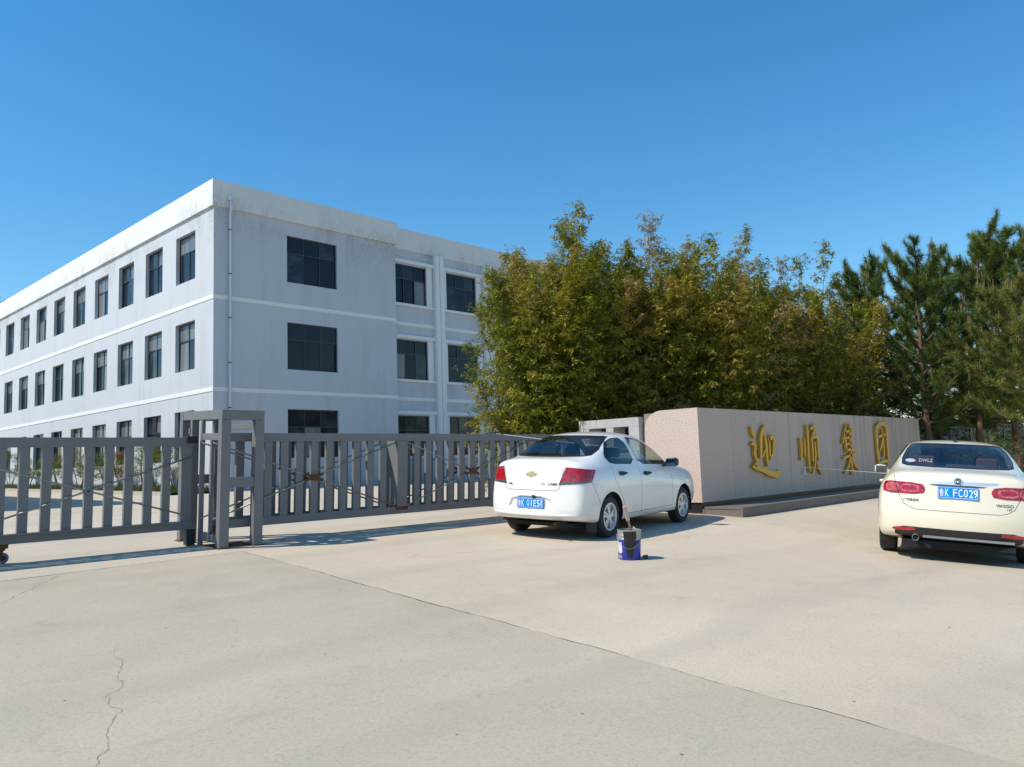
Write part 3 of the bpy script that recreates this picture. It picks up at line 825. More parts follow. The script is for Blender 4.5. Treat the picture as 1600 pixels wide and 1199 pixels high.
plain('badge_dark', (0.16, 0.16, 0.17), 0.3, 0.8)
plain('seat_tan', (0.33, 0.22, 0.16), 0.8, var=0.15)
plain('seat_dark', (0.06, 0.06, 0.065), 0.85, var=0.2)
plain('mirror_glass', (0.16, 0.20, 0.25), 0.05, 1.0)
def car_glass(name, tint, refl=1.0):
    k = NT(name)
    tr = k.n('ShaderNodeBsdfTransparent'); tr.inputs[0].default_value = (*tint, 1)
    gl_ = k.n('ShaderNodeBsdfGlossy'); gl_.inputs['Roughness'].default_value = 0.015; gl_.inputs[0].default_value = (refl, refl, refl, 1)
    fr = k.n('ShaderNodeFresnel'); ge = k.n('ShaderNodeNewGeometry')
    k.l(k.math('SUBTRACT', 1.62, k.math('MULTIPLY', ge.outputs['Backfacing'], 1.62 - 1 / 1.62)), fr.inputs[0])      # a thin pane: same reflectance from both sides
    mx = k.n('ShaderNodeMixShader'); k.l(fr.outputs[0], mx.inputs[0]); k.l(tr.outputs[0], mx.inputs[1]); k.l(gl_.outputs[0], mx.inputs[2])
    k.l(mx.outputs[0], k.out.inputs[0]); MAT[name] = k.m
car_glass('glass_side', (0.80, 0.85, 0.80))
car_glass('glass_tint', (0.20, 0.23, 0.27))
car_glass('glass_rear', (0.42, 0.43, 0.48))
def lamp_mat(name, a, b, scale):
    k = NT(name); co = k.coord('Object')
    v = k.n('ShaderNodeTexVoronoi'); v.inputs['Scale'].default_value = scale; k.l(co, v.inputs['Vector'])
    k.bsdf(k.mix(k.ramp(v.outputs[0], [(0.2, (0, 0, 0)), (0.7, (1, 1, 1))]), a, b), 0.12, 0.0, 0.6, coat=1.0); MAT[name] = k.m
lamp_mat('lamp_red', (0.52, 0.005, 0.009), (0.27, 0.003, 0.005), 26)
lamp_mat('lamp_dark', (0.16, 0.13, 0.10), (0.07, 0.06, 0.05), 30)
lamp_mat('lamp_orange', (0.55, 0.10, 0.03), (0.35, 0.05, 0.02), 30)
lamp_mat('lamp_pink', (0.62, 0.20, 0.24), (0.45, 0.06, 0.09), 24)
lamp_mat('lamp_clear', (0.6, 0.6, 0.6), (0.35, 0.35, 0.36), 20)

def car_surface(stations, rear, front, level=3):
    """box-lattice control cage, smoothed: one continuous body shell"""
    N = len(stations); vid = {}; vs = []; fs = []
    def top_frac(st):
        y0 = st['side'][5][0]
        return [0.0] + [st['top'][3 - j][0] / y0 for j in (1, 2, 3)] + [1.0]   # |c| = 0..4
    def P(kind, i, r, c):
        """i station (or cap), r row, c column"""
        st = stations[i]; s = 1 if c > 0 else -1
        if abs(c) == 4 and kind != 'capi':
            q = st['side'][r]; dx = st['dx'][r] if 'dx' in st else 0
            return (st['x'] + dx, s * q[0], q[1])
        if r == 5:
            q = st['top'][4 - abs(c) - 1]; dx = st['dx'][5] if 'dx' in st else 0
            ddx = st.get('tdx', [0, 0, 0, 0])[4 - abs(c) - 1]
            return (st['x'] + dx + ddx, (s if c else 0) * q[0], q[1])
        if r == 0:
            q = st['side'][0]; f = abs(c) / 4
            dx = st['dx'][0] if 'dx' in st else 0
            if i in (0, N - 1):
                cap = rear if i == 0 else front
                return (cap[0][0] + (st['x'] + dx - cap[0][0]) * f ** 2.4, s * q[0] * f, q[1])
            return (st['x'] + dx, s * q[0] * f, q[1])
        cap = rear if i == 0 else front
        q = st['side'][r]; f = abs(c) / 4
        fr = [0, 0.3, 0.58, 0.82, 1.0][abs(c)]
        dx = st['dx'][r] if 'dx' in st else 0
        xe = st['x'] + dx; xc, zc = cap[r]
        return (xc + (xe - xc) * fr ** 2.4, (s if c else 0) * q[0] * fr, zc + (q[1] - zc) * fr ** 2)
    def V(i, r, c):
        key = (i, r, c)
        if key not in vid: vid[key] = len(vs); vs.append(P('', i, r, c))
        return vid[key]
    for i in range(N - 1):
        for r in range(5):
            fs.append((V(i, r, 4), V(i + 1, r, 4), V(i + 1, r + 1, 4), V(i, r + 1, 4)))
            fs.append((V(i, r, -4), V(i, r + 1, -4), V(i + 1, r + 1, -4), V(i + 1, r, -4)))
        for c in range(-4, 4):
            fs.append((V(i, 5, c), V(i, 5, c + 1), V(i + 1, 5, c + 1), V(i + 1, 5, c)))
            fs.append((V(i, 0, c), V(i + 1, 0, c), V(i + 1, 0, c + 1), V(i, 0, c + 1)))
    for i in (0, N - 1):
        for r in range(5):
            for c in range(-4, 4):
                q = (V(i, r, c), V(i, r, c + 1), V(i, r + 1, c + 1), V(i, r + 1, c))
                fs.append(q)
    me = bpy.data.meshes.new('cage'); me.from_pydata(vs, [], fs); me.update()
    bm = bmesh.new(); bm.from_mesh(me); bmesh.ops.recalc_face_normals(bm, faces=bm.faces); bm.to_mesh(me); bm.free()
    o = bpy.data.objects.new('cage', me); COL.objects.link(o)
    md = o.modifiers.new('s', 'SUBSURF'); md.levels = level; md.render_levels = level
    dg = bpy.context.evaluated_depsgraph_get(); dg.update()
    res = bpy.data.meshes.new_from_object(o.evaluated_get(dg))
    bpy.data.objects.remove(o); bpy.data.meshes.remove(me)
    return res

class Cutter:
    """cuts outlines into the body shell along a viewing axis and sorts the faces into parts"""
    def __init__(self, me):
        self.bm = bmesh.new(); self.bm.from_mesh(me)
        # the shell is symmetric: cut the left half only and mirror the parts afterwards
        bmesh.ops.bisect_plane(self.bm, geom=self.bm.verts[:] + self.bm.edges[:] + self.bm.faces[:], dist=1e-5, plane_co=(0, 0, 0), plane_no=(0, -1, 0), clear_outer=True)
        self.lay = self.bm.faces.layers.int.new('part'); self.parts = ['body']
    def region(self, outline, proj, test, into=None, only=None):
        """outline: convex polygon; proj = (axis vectors a, b); test(face centre, normal) limits the faces"""
        a, b = Vector(proj[0]), Vector(proj[1])
        bm = self.bm
        view = a.cross(b)
        area = sum(outline[i][0] * outline[(i + 1) % len(outline)][1] - outline[(i + 1) % len(outline)][0] * outline[i][1] for i in range(len(outline)))
        if area < 0: outline = outline[::-1]
        us = [p[0] for p in outline]; vs = [p[1] for p in outline]
        ulo, uhi, vlo, vhi = min(us) - .16, max(us) + .16, min(vs) - .16, max(vs) + .16
        faces = []
        oid = None if only is None else self.parts.index(only)
        for f in bm.faces:
            v0 = f.verts[0].co; uu = v0.dot(a)
            if uu < ulo or uu > uhi: continue
            vv = v0.dot(b)
            if vv < vlo or vv > vhi: continue
            if oid is not None and f[self.lay] != oid: continue
            if not test(f.calc_center_median(), f.normal): continue
            pu = [v.co.dot(a) for v in f.verts]; pv = [v.co.dot(b) for v in f.verts]
            if max(pu) < min(us) or min(pu) > max(us) or max(pv) < min(vs) or min(pv) > max(vs): continue
            faces.append(f)
        n = len(outline)
        for i in range(n):
            p, q = outline[i], outline[(i + 1) % n]
            e = Vector((q[0] - p[0], q[1] - p[1]))
            if e.length < 1e-6: continue
            nn = Vector((e.y, -e.x)).normalized()          # outward for ccw
            no = a * nn.x + b * nn.y; co = a * p[0] + b * p[1]
            geom = set(faces)
            for f in faces: geom.update(f.verts); geom.update(f.edges)
            r = bmesh.ops.bisect_plane(bm, geom=list(geom), dist=1e-6, plane_co=co, plane_no=no)
            cand = {g_ for g_ in r['geom'] if isinstance(g_, bmesh.types.BMFace)}
            faces = [f for f in cand if f.is_valid and (f.calc_center_median() - co).dot(no) < 0]
        if into:
            if into not in self.parts: self.parts.append(into)
            pid = self.parts.index(into)
            for f in faces: f[self.lay] = pid
        return faces
    def line(self, pts, w, proj, test, into='gap', only=None):
        for p, q in zip(pts[:-1], pts[1:]):
            p, q = Vector(p), Vector(q); d = (q - p)
            if d.length < 1e-5: continue
            d.normalize(); nn = Vector((-d.y, d.x)) * w
            p2, q2 = p - d * w * 0.5, q + d * w * 0.5
            self.region([tuple(p2 + nn), tuple(p2 - nn), tuple(q2 - nn), tuple(q2 + nn)], proj, test, into, only)
    def finish(self):
        bm = self.bm; out = {}
        bm.normal_update()
        nor = {}
        for name in self.parts: out[name] = self.parts.index(name)
        me = bpy.data.meshes.new('full'); bm.to_mesh(me)
        me.polygons.foreach_set('use_smooth', [True] * len(me.polygons)); me.update()
        cn = [tuple(v.normal) for v in me.vertices]
        attr = me.attributes['part'].data
        pid = [d.value for d in attr]
        res = {}
        for name, k_ in out.items():
            vmap = {}; vs = []; fs = []; ns = []
            for p in me.polygons:
                if pid[p.index] != k_: continue
                f = []
                for vi in p.vertices:
                    if vi not in vmap:
                        vmap[vi] = len(vs); vs.append(tuple(me.vertices[vi].co)); ns.append(cn[vi])
                    f.append(vmap[vi])
                fs.append(tuple(f))
            if not fs: continue
            ns = [(n[0], 0.0 if abs(v[1]) < 1e-4 else n[1], n[2]) for v, n in zip(vs, ns)]
            mv = [(v[0], -v[1], v[2]) for v in vs]; mn = [(n[0], -n[1], n[2]) for n in ns]; mf = [tuple(reversed(f)) for f in fs]
            if name[-1] == '1': todo = [(name, vs, fs, ns), (name[:-1] + '-1', mv, mf, mn)]
            else: todo = [(name, vs + mv, fs + [tuple(i + len(vs) for i in f) for f in mf], ns + mn)]
            for nm, v_, f_, n_ in todo:
                m2 = bpy.data.meshes.new(nm); m2.from_pydata(v_, [], f_)
                m2.polygons.foreach_set('use_smooth', [True] * len(m2.polygons)); m2.update()
                m2.normals_split_custom_set_from_vertices(n_)      # parts keep the shading of the whole shell
                res[nm] = (m2, n_)
        bpy.data.meshes.remove(me); bm.free()
        return res
def shift_mesh(me, ns, d, dish=False):
    rim = set()
    if dish:
        cnt = {}
        for p in me.polygons:
            for e in p.edge_keys: cnt[e] = cnt.get(e, 0) + 1
        for e, c in cnt.items():
            if c == 1: rim.update(e)
        rim = {i for i in rim if abs(me.vertices[i].co.y) > 1e-4}
    for v, n in zip(me.vertices, ns):
        if v.index not in rim: v.co -= Vector(n) * d
    me.update()

def make_wheel(root, x, y, side, R, width, rimR, spokes, twin, rim_mat='alloy'):
    """wheel (empty part) > tyre, rim"""
    w = bpy.data.objects.new('wheel', None); COL.objects.link(w); w.parent = root; w.location = (x, y, R)
    w.empty_display_size = 0.1
    h = width / 2
    t = MB(); t.lathe([(rimR, -h * .92), (rimR + 0.02, -h), (R - 0.045, -h), (R - 0.012, -h * .86), (R, -h * .62), (R + .001, 0), (R, h * .62), (R - 0.012, h * .86), (R - 0.045, h), (rimR + 0.02, h), (rimR, h * .92)], 48, 'y')
    mt = t.mesh('tyre', 35); new_obj('tyre', mt, w, 'tyre')
    r = MB(); s = side
    # barrel and lip
    r.lathe([(rimR + 0.003, s * h * .93), (rimR - 0.018, s * h * .95), (rimR - 0.026, s * h * .70), (rimR - 0.03, -s * h * .9)], 40, 'y')
    yo = s * h * 0.78
    r.lathe([(0.0, yo + s * .012), (0.045, yo + s * .010), (0.06, yo - s * .01), (0.055, yo - s * .05)], 24, 'y')
    for i in range(spokes):
        base = 2 * math.pi * i / spokes + 0.3
        for tw in ((-1, 1) if twin else (0,)):
            a0, a1 = base + tw * 0.16, base + tw * 0.20
            p0, p1 = 0.045, rimR - 0.02
            w0, w1 = (0.014, 0.020) if twin else (0.024, 0.034)
            vs = []
            for rr, a, ww, dy in ((p0, a0, w0, 0.0), (p1, a1, w1, -0.012)):
                c, sn = math.cos(a), math.sin(a)
                for e in (-1, 1):
                    for dep in (0.0, -0.035):
                        vs.append((rr * c - e * ww * sn, yo + s * (dy + dep), rr * sn + e * ww * c))
            r.add(vs, [(0, 2, 6, 4), (1, 5, 7, 3), (0, 4, 5, 1), (2, 3, 7, 6), (0, 1, 3, 2), (4, 6, 7, 5)])
    new_obj('rim', r.mesh('rim', 40), w, rim_mat)
    d = MB(); d.lathe([(0.0, yo - s * .06), (rimR - 0.05, yo - s * .06)], 24, 'y')
    new_obj('brake_disc', d.mesh('brake_disc'), w, 'under_black')
    return w
def plate(root, x, y, z, text_cn, text, tilt, name_label):
    """number plate: blue sheet, white border line, white characters"""
    p = MB().box(-0.006, 0.006, -0.22, 0.22, -0.07, 0.07).build('number_plate', 'plate_blue', root, loc=(x, y, z), rot=(0, tilt, 0))
    p['label'] = name_label
    bd = MB()
    for a, b, c, d in ((-.213, .213, .060, .0635), (-.213, .213, -.0635, -.060), (-.213, -.2095, -.0635, .0635), (.2095, .213, -.0635, .0635)):
        bd.box(-0.0085, -0.0062, a, b, c, d)
    bd.build('plate_border', 'plate_white', p)
    def put(s, yc, w, h):
        me = text_mesh(s, 1.0, 0.0, 0.002)
        xs = [v.co.x for v in me.vertices]; ys = [v.co.y for v in me.vertices]
        x0, x1, y0, y1 = min(xs), max(xs), min(ys), max(ys)
        xform(me, lambda c: Vector((-0.0092, -(yc + ((c.x - x0) / max(x1 - x0, 1e-4) - 0.5) * w), ((c.y - y0) / (y1 - y0) - 0.5) * h)))
        me.materials.append(MAT['plate_white']); new_obj('character', me, p)
    put(text_cn, -0.177, 0.045, 0.088)
    xs = [-0.118, -0.030, 0.028, 0.086, 0.142, 0.190] if len(text) == 6 else []
    for ch, u in zip(text, xs):
        w = 0.012 if ch in '1I' else 0.043
        put(ch, u, w, 0.09)
    MB().lathe([(0, -0.004), (0.005, -0.004), (0.005, 0.004), (0, 0.004)], 10, 'x', (-0.075 * 0 - 0.008, 0.0 - 0.074, 0)).build('dot', 'plate_white', p)
    return p
def lettering(root, skin, s, size, y, z, mat, lift=0.0035):
    """raised letters that follow the curve of the panel"""
    me = text_mesh(s, size, 0.0015, 0.0)
    def f(c):
        yy, zz = y - c.x, z + c.y
        return Vector((skin(yy, zz)[0] - lift - c.z, yy, zz))
    xform(me, f); me.materials.append(MAT[mat])
    return new_obj('lettering', me, root)
SIDEP = ((1, 0, 0), (0, 0, 1)); REARP = ((0, 1, 0), (0, 0, 1))
def circle(cx, cz, r, n=28, a0=0, a1=2 * math.pi): return [(cx + r * math.cos(a0 + (a1 - a0) * i / n), cz + r * math.sin(a0 + (a1 - a0) * i / n)) for i in range(n)]
def grow(poly, d):
    cx = sum(p[0] for p in poly) / len(poly); cy = sum(p[1] for p in poly) / len(poly); n = len(poly); out = []
    area = sum(poly[i][0] * poly[(i + 1) % n][1] - poly[(i + 1) % n][0] * poly[i][1] for i in range(n))
    sg = 1 if area > 0 else -1
    for i in range(n):
        p0, p, p1 = Vector(poly[i - 1]), Vector(poly[i]), Vector(poly[(i + 1) % n])
        e0 = (p - p0).normalized(); e1 = (p1 - p).normalized()
        n0 = Vector((e0.y, -e0.x)) * sg; n1 = Vector((e1.y, -e1.x)) * sg
        bb = (n0 + n1).normalized()
        out.append(tuple(p + bb * (d / max(0.5, bb.dot(n0)))))
    return out
def smooth_poly(poly, rounds=2, f=.22):
    for _ in range(rounds):
        o = []
        for i in range(len(poly)):
            p, q = Vector(poly[i]), Vector(poly[(i + 1) % len(poly)])
            o += [tuple(p.lerp(q, f)), tuple(p.lerp(q, 1 - f))]
        poly = o
    return poly

def build_car(name, S):
    """S: description of one car; local x runs forward from the rear bumper, y to the left, z up"""
    root = empty(name)
    shell = car_surface(S['stations'], S['rear'], S['front'])
    from mathutils.bvhtree import BVHTree
    bvh = BVHTree.FromPolygons([v.co.copy() for v in shell.vertices], [tuple(p.vertices) for p in shell.polygons])
    C = Cutter(shell); bpy.data.meshes.remove(shell)
    for s in (1,):
        tst = lambda c, n, s=s: c.y * s > 0.35 and n.y * s > 0.12
        arch = lambda c, n, s=s: c.y * s > 0.35 and n.y * s > -0.3 and abs(c.y) > 0.5
        for nm, win in S['windows'].items():
            w2 = smooth_poly(win, 1, .16)
            C.region(grow(w2, 0.016), SIDEP, tst, 'trim%d' % s)
            C.region(w2, SIDEP, tst, 'win_%s%d' % (nm, s))
        for i, ax in enumerate((S['ax0'], S['ax1'])):
            C.region(circle(ax, S['R'] + 0.012, S['archR'], 30), SIDEP, arch, 'arch')
        for nm, door in S['doors'].items():
            for poly in door: C.region(poly, SIDEP, tst, 'door_%s%d' % (nm, s), only='body')
        for ln in S['seams']: C.line(ln, 0.0032, SIDEP, tst, 'gap')
        for nm, outline, ang, zr in S['lamps']:
            a = (-math.sin(ang) * s * s, math.cos(ang) * s, 0)
            # axis along the wrapped corner, seen from behind and outside
            ax = (math.sin(ang), math.cos(ang) * s, 0)
            t2 = lambda c, n, s=s: c.y * s > 0.15 and c.x < 1.0 and (n.x < -0.1 or n.y * s > 0.5)
            C.region(outline, (ax, (0, 0, 1)), t2, 'lamp_%s%d' % (nm, s))
    rt = lambda c, n: n.x < -0.15 and c.x < 1.9
    rb = lambda c, n: n.x < -0.15 and c.x < 0.55
    rw_ = smooth_poly(smooth_poly(S['rear_window'], 1, .09), 1, .25)
    C.region(grow(rw_, 0.018), REARP, lambda c, n: n.x < -0.1 and 0.3 < c.x < 1.9 and c.z > 1.0, 'trim_rear')
    C.region(rw_, REARP, lambda c, n: n.x < -0.1 and 0.3 < c.x < 1.9 and c.z > 1.0, 'win_rear')
    ws = smooth_poly(smooth_poly(S['windscreen'], 1, .1), 1, .25)
    C.region(ws, REARP, lambda c, n: n.x > 0.15 and c.x > 2.0 and c.z > 0.9, 'win_front')
    for ln in S['rear_seams']: C.line(ln, 0.0032, REARP, rb, 'gap')
    for poly in S['lid']: C.region(poly, REARP, rb, 'lid', only='body')
    for nm, poly in S['rear_regions'].items(): C.region(poly, REARP, rb, nm)
    parts = C.finish()
    paint = S['paint']
    def P(key, nm, mat, parent=root, d=0.0, dish=False):
        if key not in parts: return None
        me, ns = parts[key]
        if d: shift_mesh(me, ns, d, dish)
        if dish: me.normals_split_custom_set([(0, 0, 0)] * len(me.loops))
        return new_obj(nm, me, parent, mat)
    P('body', 'body', paint); gp_ = P('gap', 'panel_gap', 'panel_gap', d=0.004); gp_['kind'] = 'stuff'
    for s in (1, -1):
        P('trim%d' % s, 'window_trim', 'trim_black', d=0.001)
        for nm in S['windows']: P('win_%s%d' % (nm, s), 'side_window', S['side_glass'][nm], d=0.005)
        for nm in S['doors']:
            d = P('door_%s%d' % (nm, s), 'door', paint)
            hx, hz = S['handles'][nm]
            if d:
                yy = max((v.co.y * s for v in d.data.vertices if abs(v.co.x - hx) < 0.12 and abs(v.co.z - hz) < 0.06), default=0.8)
                hb = MB()
                hb.tube([(hx - 0.10, s * (yy - 0.004), hz + 0.006), (hx - 0.08, s * (yy + 0.022), hz + 0.006), (hx + 0.07, s * (yy + 0.026), hz), (hx + 0.10, s * (yy - 0.002), hz - 0.004)], [0.013, 0.017, 0.017, 0.012], 10)
                hb.prism([(hx - 0.085, hz - 0.03), (hx + 0.02, hz - 0.036), (hx + 0.09, hz - 0.016), (hx + 0.085, hz + 0.018), (hx - 0.02, hz + 0.03), (hx - 0.095, hz + 0.026)], s * (yy - 0.02), s * (yy + 0.004), lambda u, v, q: (u, q, v))
                hb.build('handle', S['handle_mat'], d, smooth=40)
        for nm, outline, ang, zr in S['lamps']: P('lamp_%s%d' % (nm, s), 'tail_lamp', zr, d=-0.006)
    P('trim_rear', 'window_trim', 'trim_black', d=0.001); P('win_rear', 'rear_window', 'glass_rear', d=0.004); P('win_front', 'windscreen', 'glass_side', d=0.004)
    lid = P('lid', 'boot_lid', paint)
    for nm in [q + e for q in S['rear_regions'] for e in ('', )] :
        if nm[-1] == '1': P(nm[:-1] + '-1', *S['rear_names'][nm][:2])
        P(nm, *S['rear_names'][nm][:2], d=(S['rear_names'][nm] + (0,))[2], dish=len(S['rear_names'][nm]) > 2)
    # wheels and arch liners
    for ax in (S['ax0'], S['ax1']):
        for s in (1, -1):
            make_wheel(root, ax, s * (S['track'] / 2), s, S['R'], S['tw'], S['rimR'], S['spokes'], S['twin'])
            ar = MB(); y0, y1 = s * (S['hw'] - 0.035), s * (S['hw'] - 0.33)
            n = 20; pts = [(ax + (S['archR'] + 0.004) * math.cos(-0.35 + (math.pi + 0.7) * i / n), S['R'] + 0.012 + (S['archR'] + 0.004) * math.sin(-0.35 + (math.pi + 0.7) * i / n)) for i in range(n + 1)]
            vs = [(p[0], y0, p[1]) for p in pts] + [(p[0], y1, p[1]) for p in pts]
            ar.add(vs, [(i, i + 1, n + 2 + i, n + 1 + i) for i in range(n)] + [tuple(range(n + 1, 2 * n + 2))])
            ar.build('wheel_arch', 'under_black', root, fix=False)
    # underside, cabin tub, seats, dashboard
    L, hw = S['L'], S['hw']
    MB().box(0.30, L - 0.35, -hw + 0.32, hw - 0.32, S['floor'] - 0.03, S['floor'] + 0.02).build('underbody', 'under_black', root)
    tb = MB(); zt = S['belt'] - 0.04
    x0, x1 = S['cabin']
    tb.quad((x0, -hw + .12, .34), (x1, -hw + .12, .34), (x1, hw - .12, .34), (x0, hw - .12, .34))
    for s in (1, -1): tb.quad((x0, s * (hw - .10), .34), (x1, s * (hw - .10), .34), (x1, s * (hw - .13), zt), (x0, s * (hw - .13), zt))
    tb.quad((x0 - 0.32, -hw + .2, zt + S['shelf']), (x0 + 0.25, -hw + .2, zt + S['shelf']), (x0 + 0.25, hw - .2, zt + S['shelf']), (x0 - 0.32, hw - .2, zt + S['shelf']))
    tb.quad((x1, -hw + .12, .34), (x1, hw - .12, .34), (x1, hw - .15, zt - .02), (x1, -hw + .15, zt - .02))
    tb.build('cabin_lining', 'seat_dark', root, fix=False)
    dsh = MB().box(x1 - 0.12, x1 + 0.38, -hw + .16, hw - .16, .6, zt - 0.03).build('dashboard', 'seat_dark', root); bevel(dsh, 0.05, 3)
    sm = S['seat']
    bk = MB().box(x0 + 0.22, x0 + 0.40, -hw + .2, hw - .2, .45, zt + S['shelf'] + 0.06).build('rear_seat', sm, root); bevel(bk, 0.05, 3)
    for y in (-0.38, 0.38):
        h = MB().box(x0 + 0.26, x0 + 0.36, y - 0.13, y + 0.13, zt + S['shelf'] + 0.07, zt + S['shelf'] + 0.22).build('headrest', sm, root); bevel(h, 0.035, 3)
    for y in (-0.36, 0.36):
        f = MB(); f.prism([(S['fseat'], .42), (S['fseat'] - .22, 1.08), (S['fseat'] - .10, 1.10), (S['fseat'] + .12, .55), (S['fseat'] + .50, .55), (S['fseat'] + .50, .40)], y - 0.23, y + 0.23, lambda u, v, d: (u, d, v))
        fo = f.build('front_seat', sm, root); bevel(fo, 0.04, 3)
        h = MB().box(S['fseat'] - .27, S['fseat'] - .17, y - 0.12, y + 0.12, 1.11, 1.26).build('headrest', sm, root); bevel(h, 0.035, 3)
    swh = MB(); swh.lathe([(0.175, -0.012), (0.19, 0.0), (0.175, 0.012), (0.162, 0.0)], 28, 'x', close=True)
    swh.build('steering_wheel', 'trim_black', root, smooth=True, loc=(x1 - 0.28, 0.36, zt - 0.03), rot=(0, 0.35, 0))
    # door mirrors
    for s in (1, -1):
        mx, mz = S['mirror']
        ym = s * (hw - 0.075)
        m = MB()
        pr_ = [(-0.055, -0.06), (0.045, -0.07), (0.075, 0.0), (0.05, 0.075), (-0.055, 0.07)]
        secs = [(0.0, 0.35, -0.045), (0.05, 0.55, -0.03), (0.09, 0.95, 0.0), (0.20, 1.0, 0.005), (0.25, 0.72, 0.005)]
        vs = []
        for dy, sc, dz in secs:
            for u, v in pr_: vs.append((mx + u * (0.5 + 0.5 * sc), ym + s * dy, mz + dz + v * sc))
        n = len(pr_); fs = []
        for i in range(len(secs) - 1):
            for j in range(n): fs.append((i * n + j, i * n + (j + 1) % n, (i + 1) * n + (j + 1) % n, (i + 1) * n + j))
        fs += [tuple(range(n)), tuple(reversed(range((len(secs) - 1) * n, len(secs) * n)))]
        m.add(vs, fs); mo = m.build('door_mirror', S['mirror_mat'], root, smooth=50); bevel(mo, 0.012, 2)
        MB().box(mx - 0.0585, mx - 0.0565, min(ym + s * .075, ym + s * .235), max(ym + s * .075, ym + s * .235), mz - 0.05, mz + 0.06).build('mirror_glass', 'mirror_glass', mo)
    def skin(y, z):
        h = bvh.ray_cast(Vector((-1, y, z)), Vector((1, 0, 0)))
        return (h[0].x, h[1]) if h[0] else (0.1, Vector((-1, 0, 0)))
    return root, lid, skin

def stn(x, side, top, dx=None, tdx=None):
    d = {'x': x, 'side': side, 'top': top}
    if dx: d['dx'] = dx
    if tdx: d['tdx'] = tdx
    return d
# ---- white compact saloon
ws_st = [
    stn(0.15, [(.71, .275), (.755, .31), (.775, .52), (.765, .70), (.735, .90), (.66, 1.055)], [(.53, 1.085), (.36, 1.10), (.18, 1.108), (0, 1.11)], dx=[.04, .0, .02, .03, .04, .04], tdx=[-.03, -.06, -.075, -.08]),
    stn(0.36, [(.785, .25), (.832, .285), (.842, .52), (.842, .72), (.815, .90), (.735, 1.05)], [(.61, 1.10), (.45, 1.125), (.22, 1.135), (0, 1.138)]),
    stn(0.62, [(.80, .215), (.845, .25), (.858, .52), (.858, .73), (.828, .92), (.752, 1.045)], [(.66, 1.125), (.55, 1.17), (.30, 1.165), (0, 1.163)]),
    stn(0.92, [(.80, .215), (.845, .25), (.862, .52), (.862, .73), (.832, .92), (.768, 1.035)], [(.692, 1.205), (.60, 1.325), (.34, 1.345), (0, 1.35)]),
    stn(1.22, [(.80, .215), (.845, .25), (.862, .52), (.862, .73), (.833, .91), (.778, 1.025)], [(.710, 1.25), (.605, 1.435), (.35, 1.475), (0, 1.485)]),
    stn(1.70, [(.80, .215), (.845, .25), (.862, .52), (.862, .72), (.834, .90), (.785, 1.01)], [(.715, 1.26), (.605, 1.47), (.35, 1.512), (0, 1.522)]),
    stn(2.20, [(.80, .215), (.845, .25), (.862, .52), (.862, .71), (.832, .88), (.785, .99)], [(.710, 1.23), (.60, 1.44), (.35, 1.495), (0, 1.508)]),
    stn(2.62, [(.80, .215), (.845, .25), (.862, .51), (.86, .70), (.828, .86), (.785, .97)], [(.705, 1.15), (.61, 1.31), (.36, 1.375), (0, 1.39)]),
    stn(3.06, [(.80, .215), (.845, .25), (.862, .51), (.855, .69), (.822, .84), (.78, .945)], [(.71, 1.00), (.64, 1.035), (.38, 1.07), (0, 1.08)]),
    stn(3.45, [(.80, .215), (.845, .25), (.858, .51), (.848, .68), (.812, .83), (.755, .935)], [(.67, .985), (.53, 1.01), (.28, 1.025), (0, 1.03)]),
    stn(3.90, [(.70, .22), (.81, .34), (.83, .50), (.815, .66), (.785, .79), (.715, .875)], [(.62, .915), (.47, .94), (.25, .95), (0, .955)]),
    stn(4.18, [(.60, .24), (.68, .35), (.70, .49), (.68, .62), (.645, .73), (.58, .795)], [(.49, .82), (.36, .835), (.18, .842), (0, .845)]),
]
B_ = 1.80
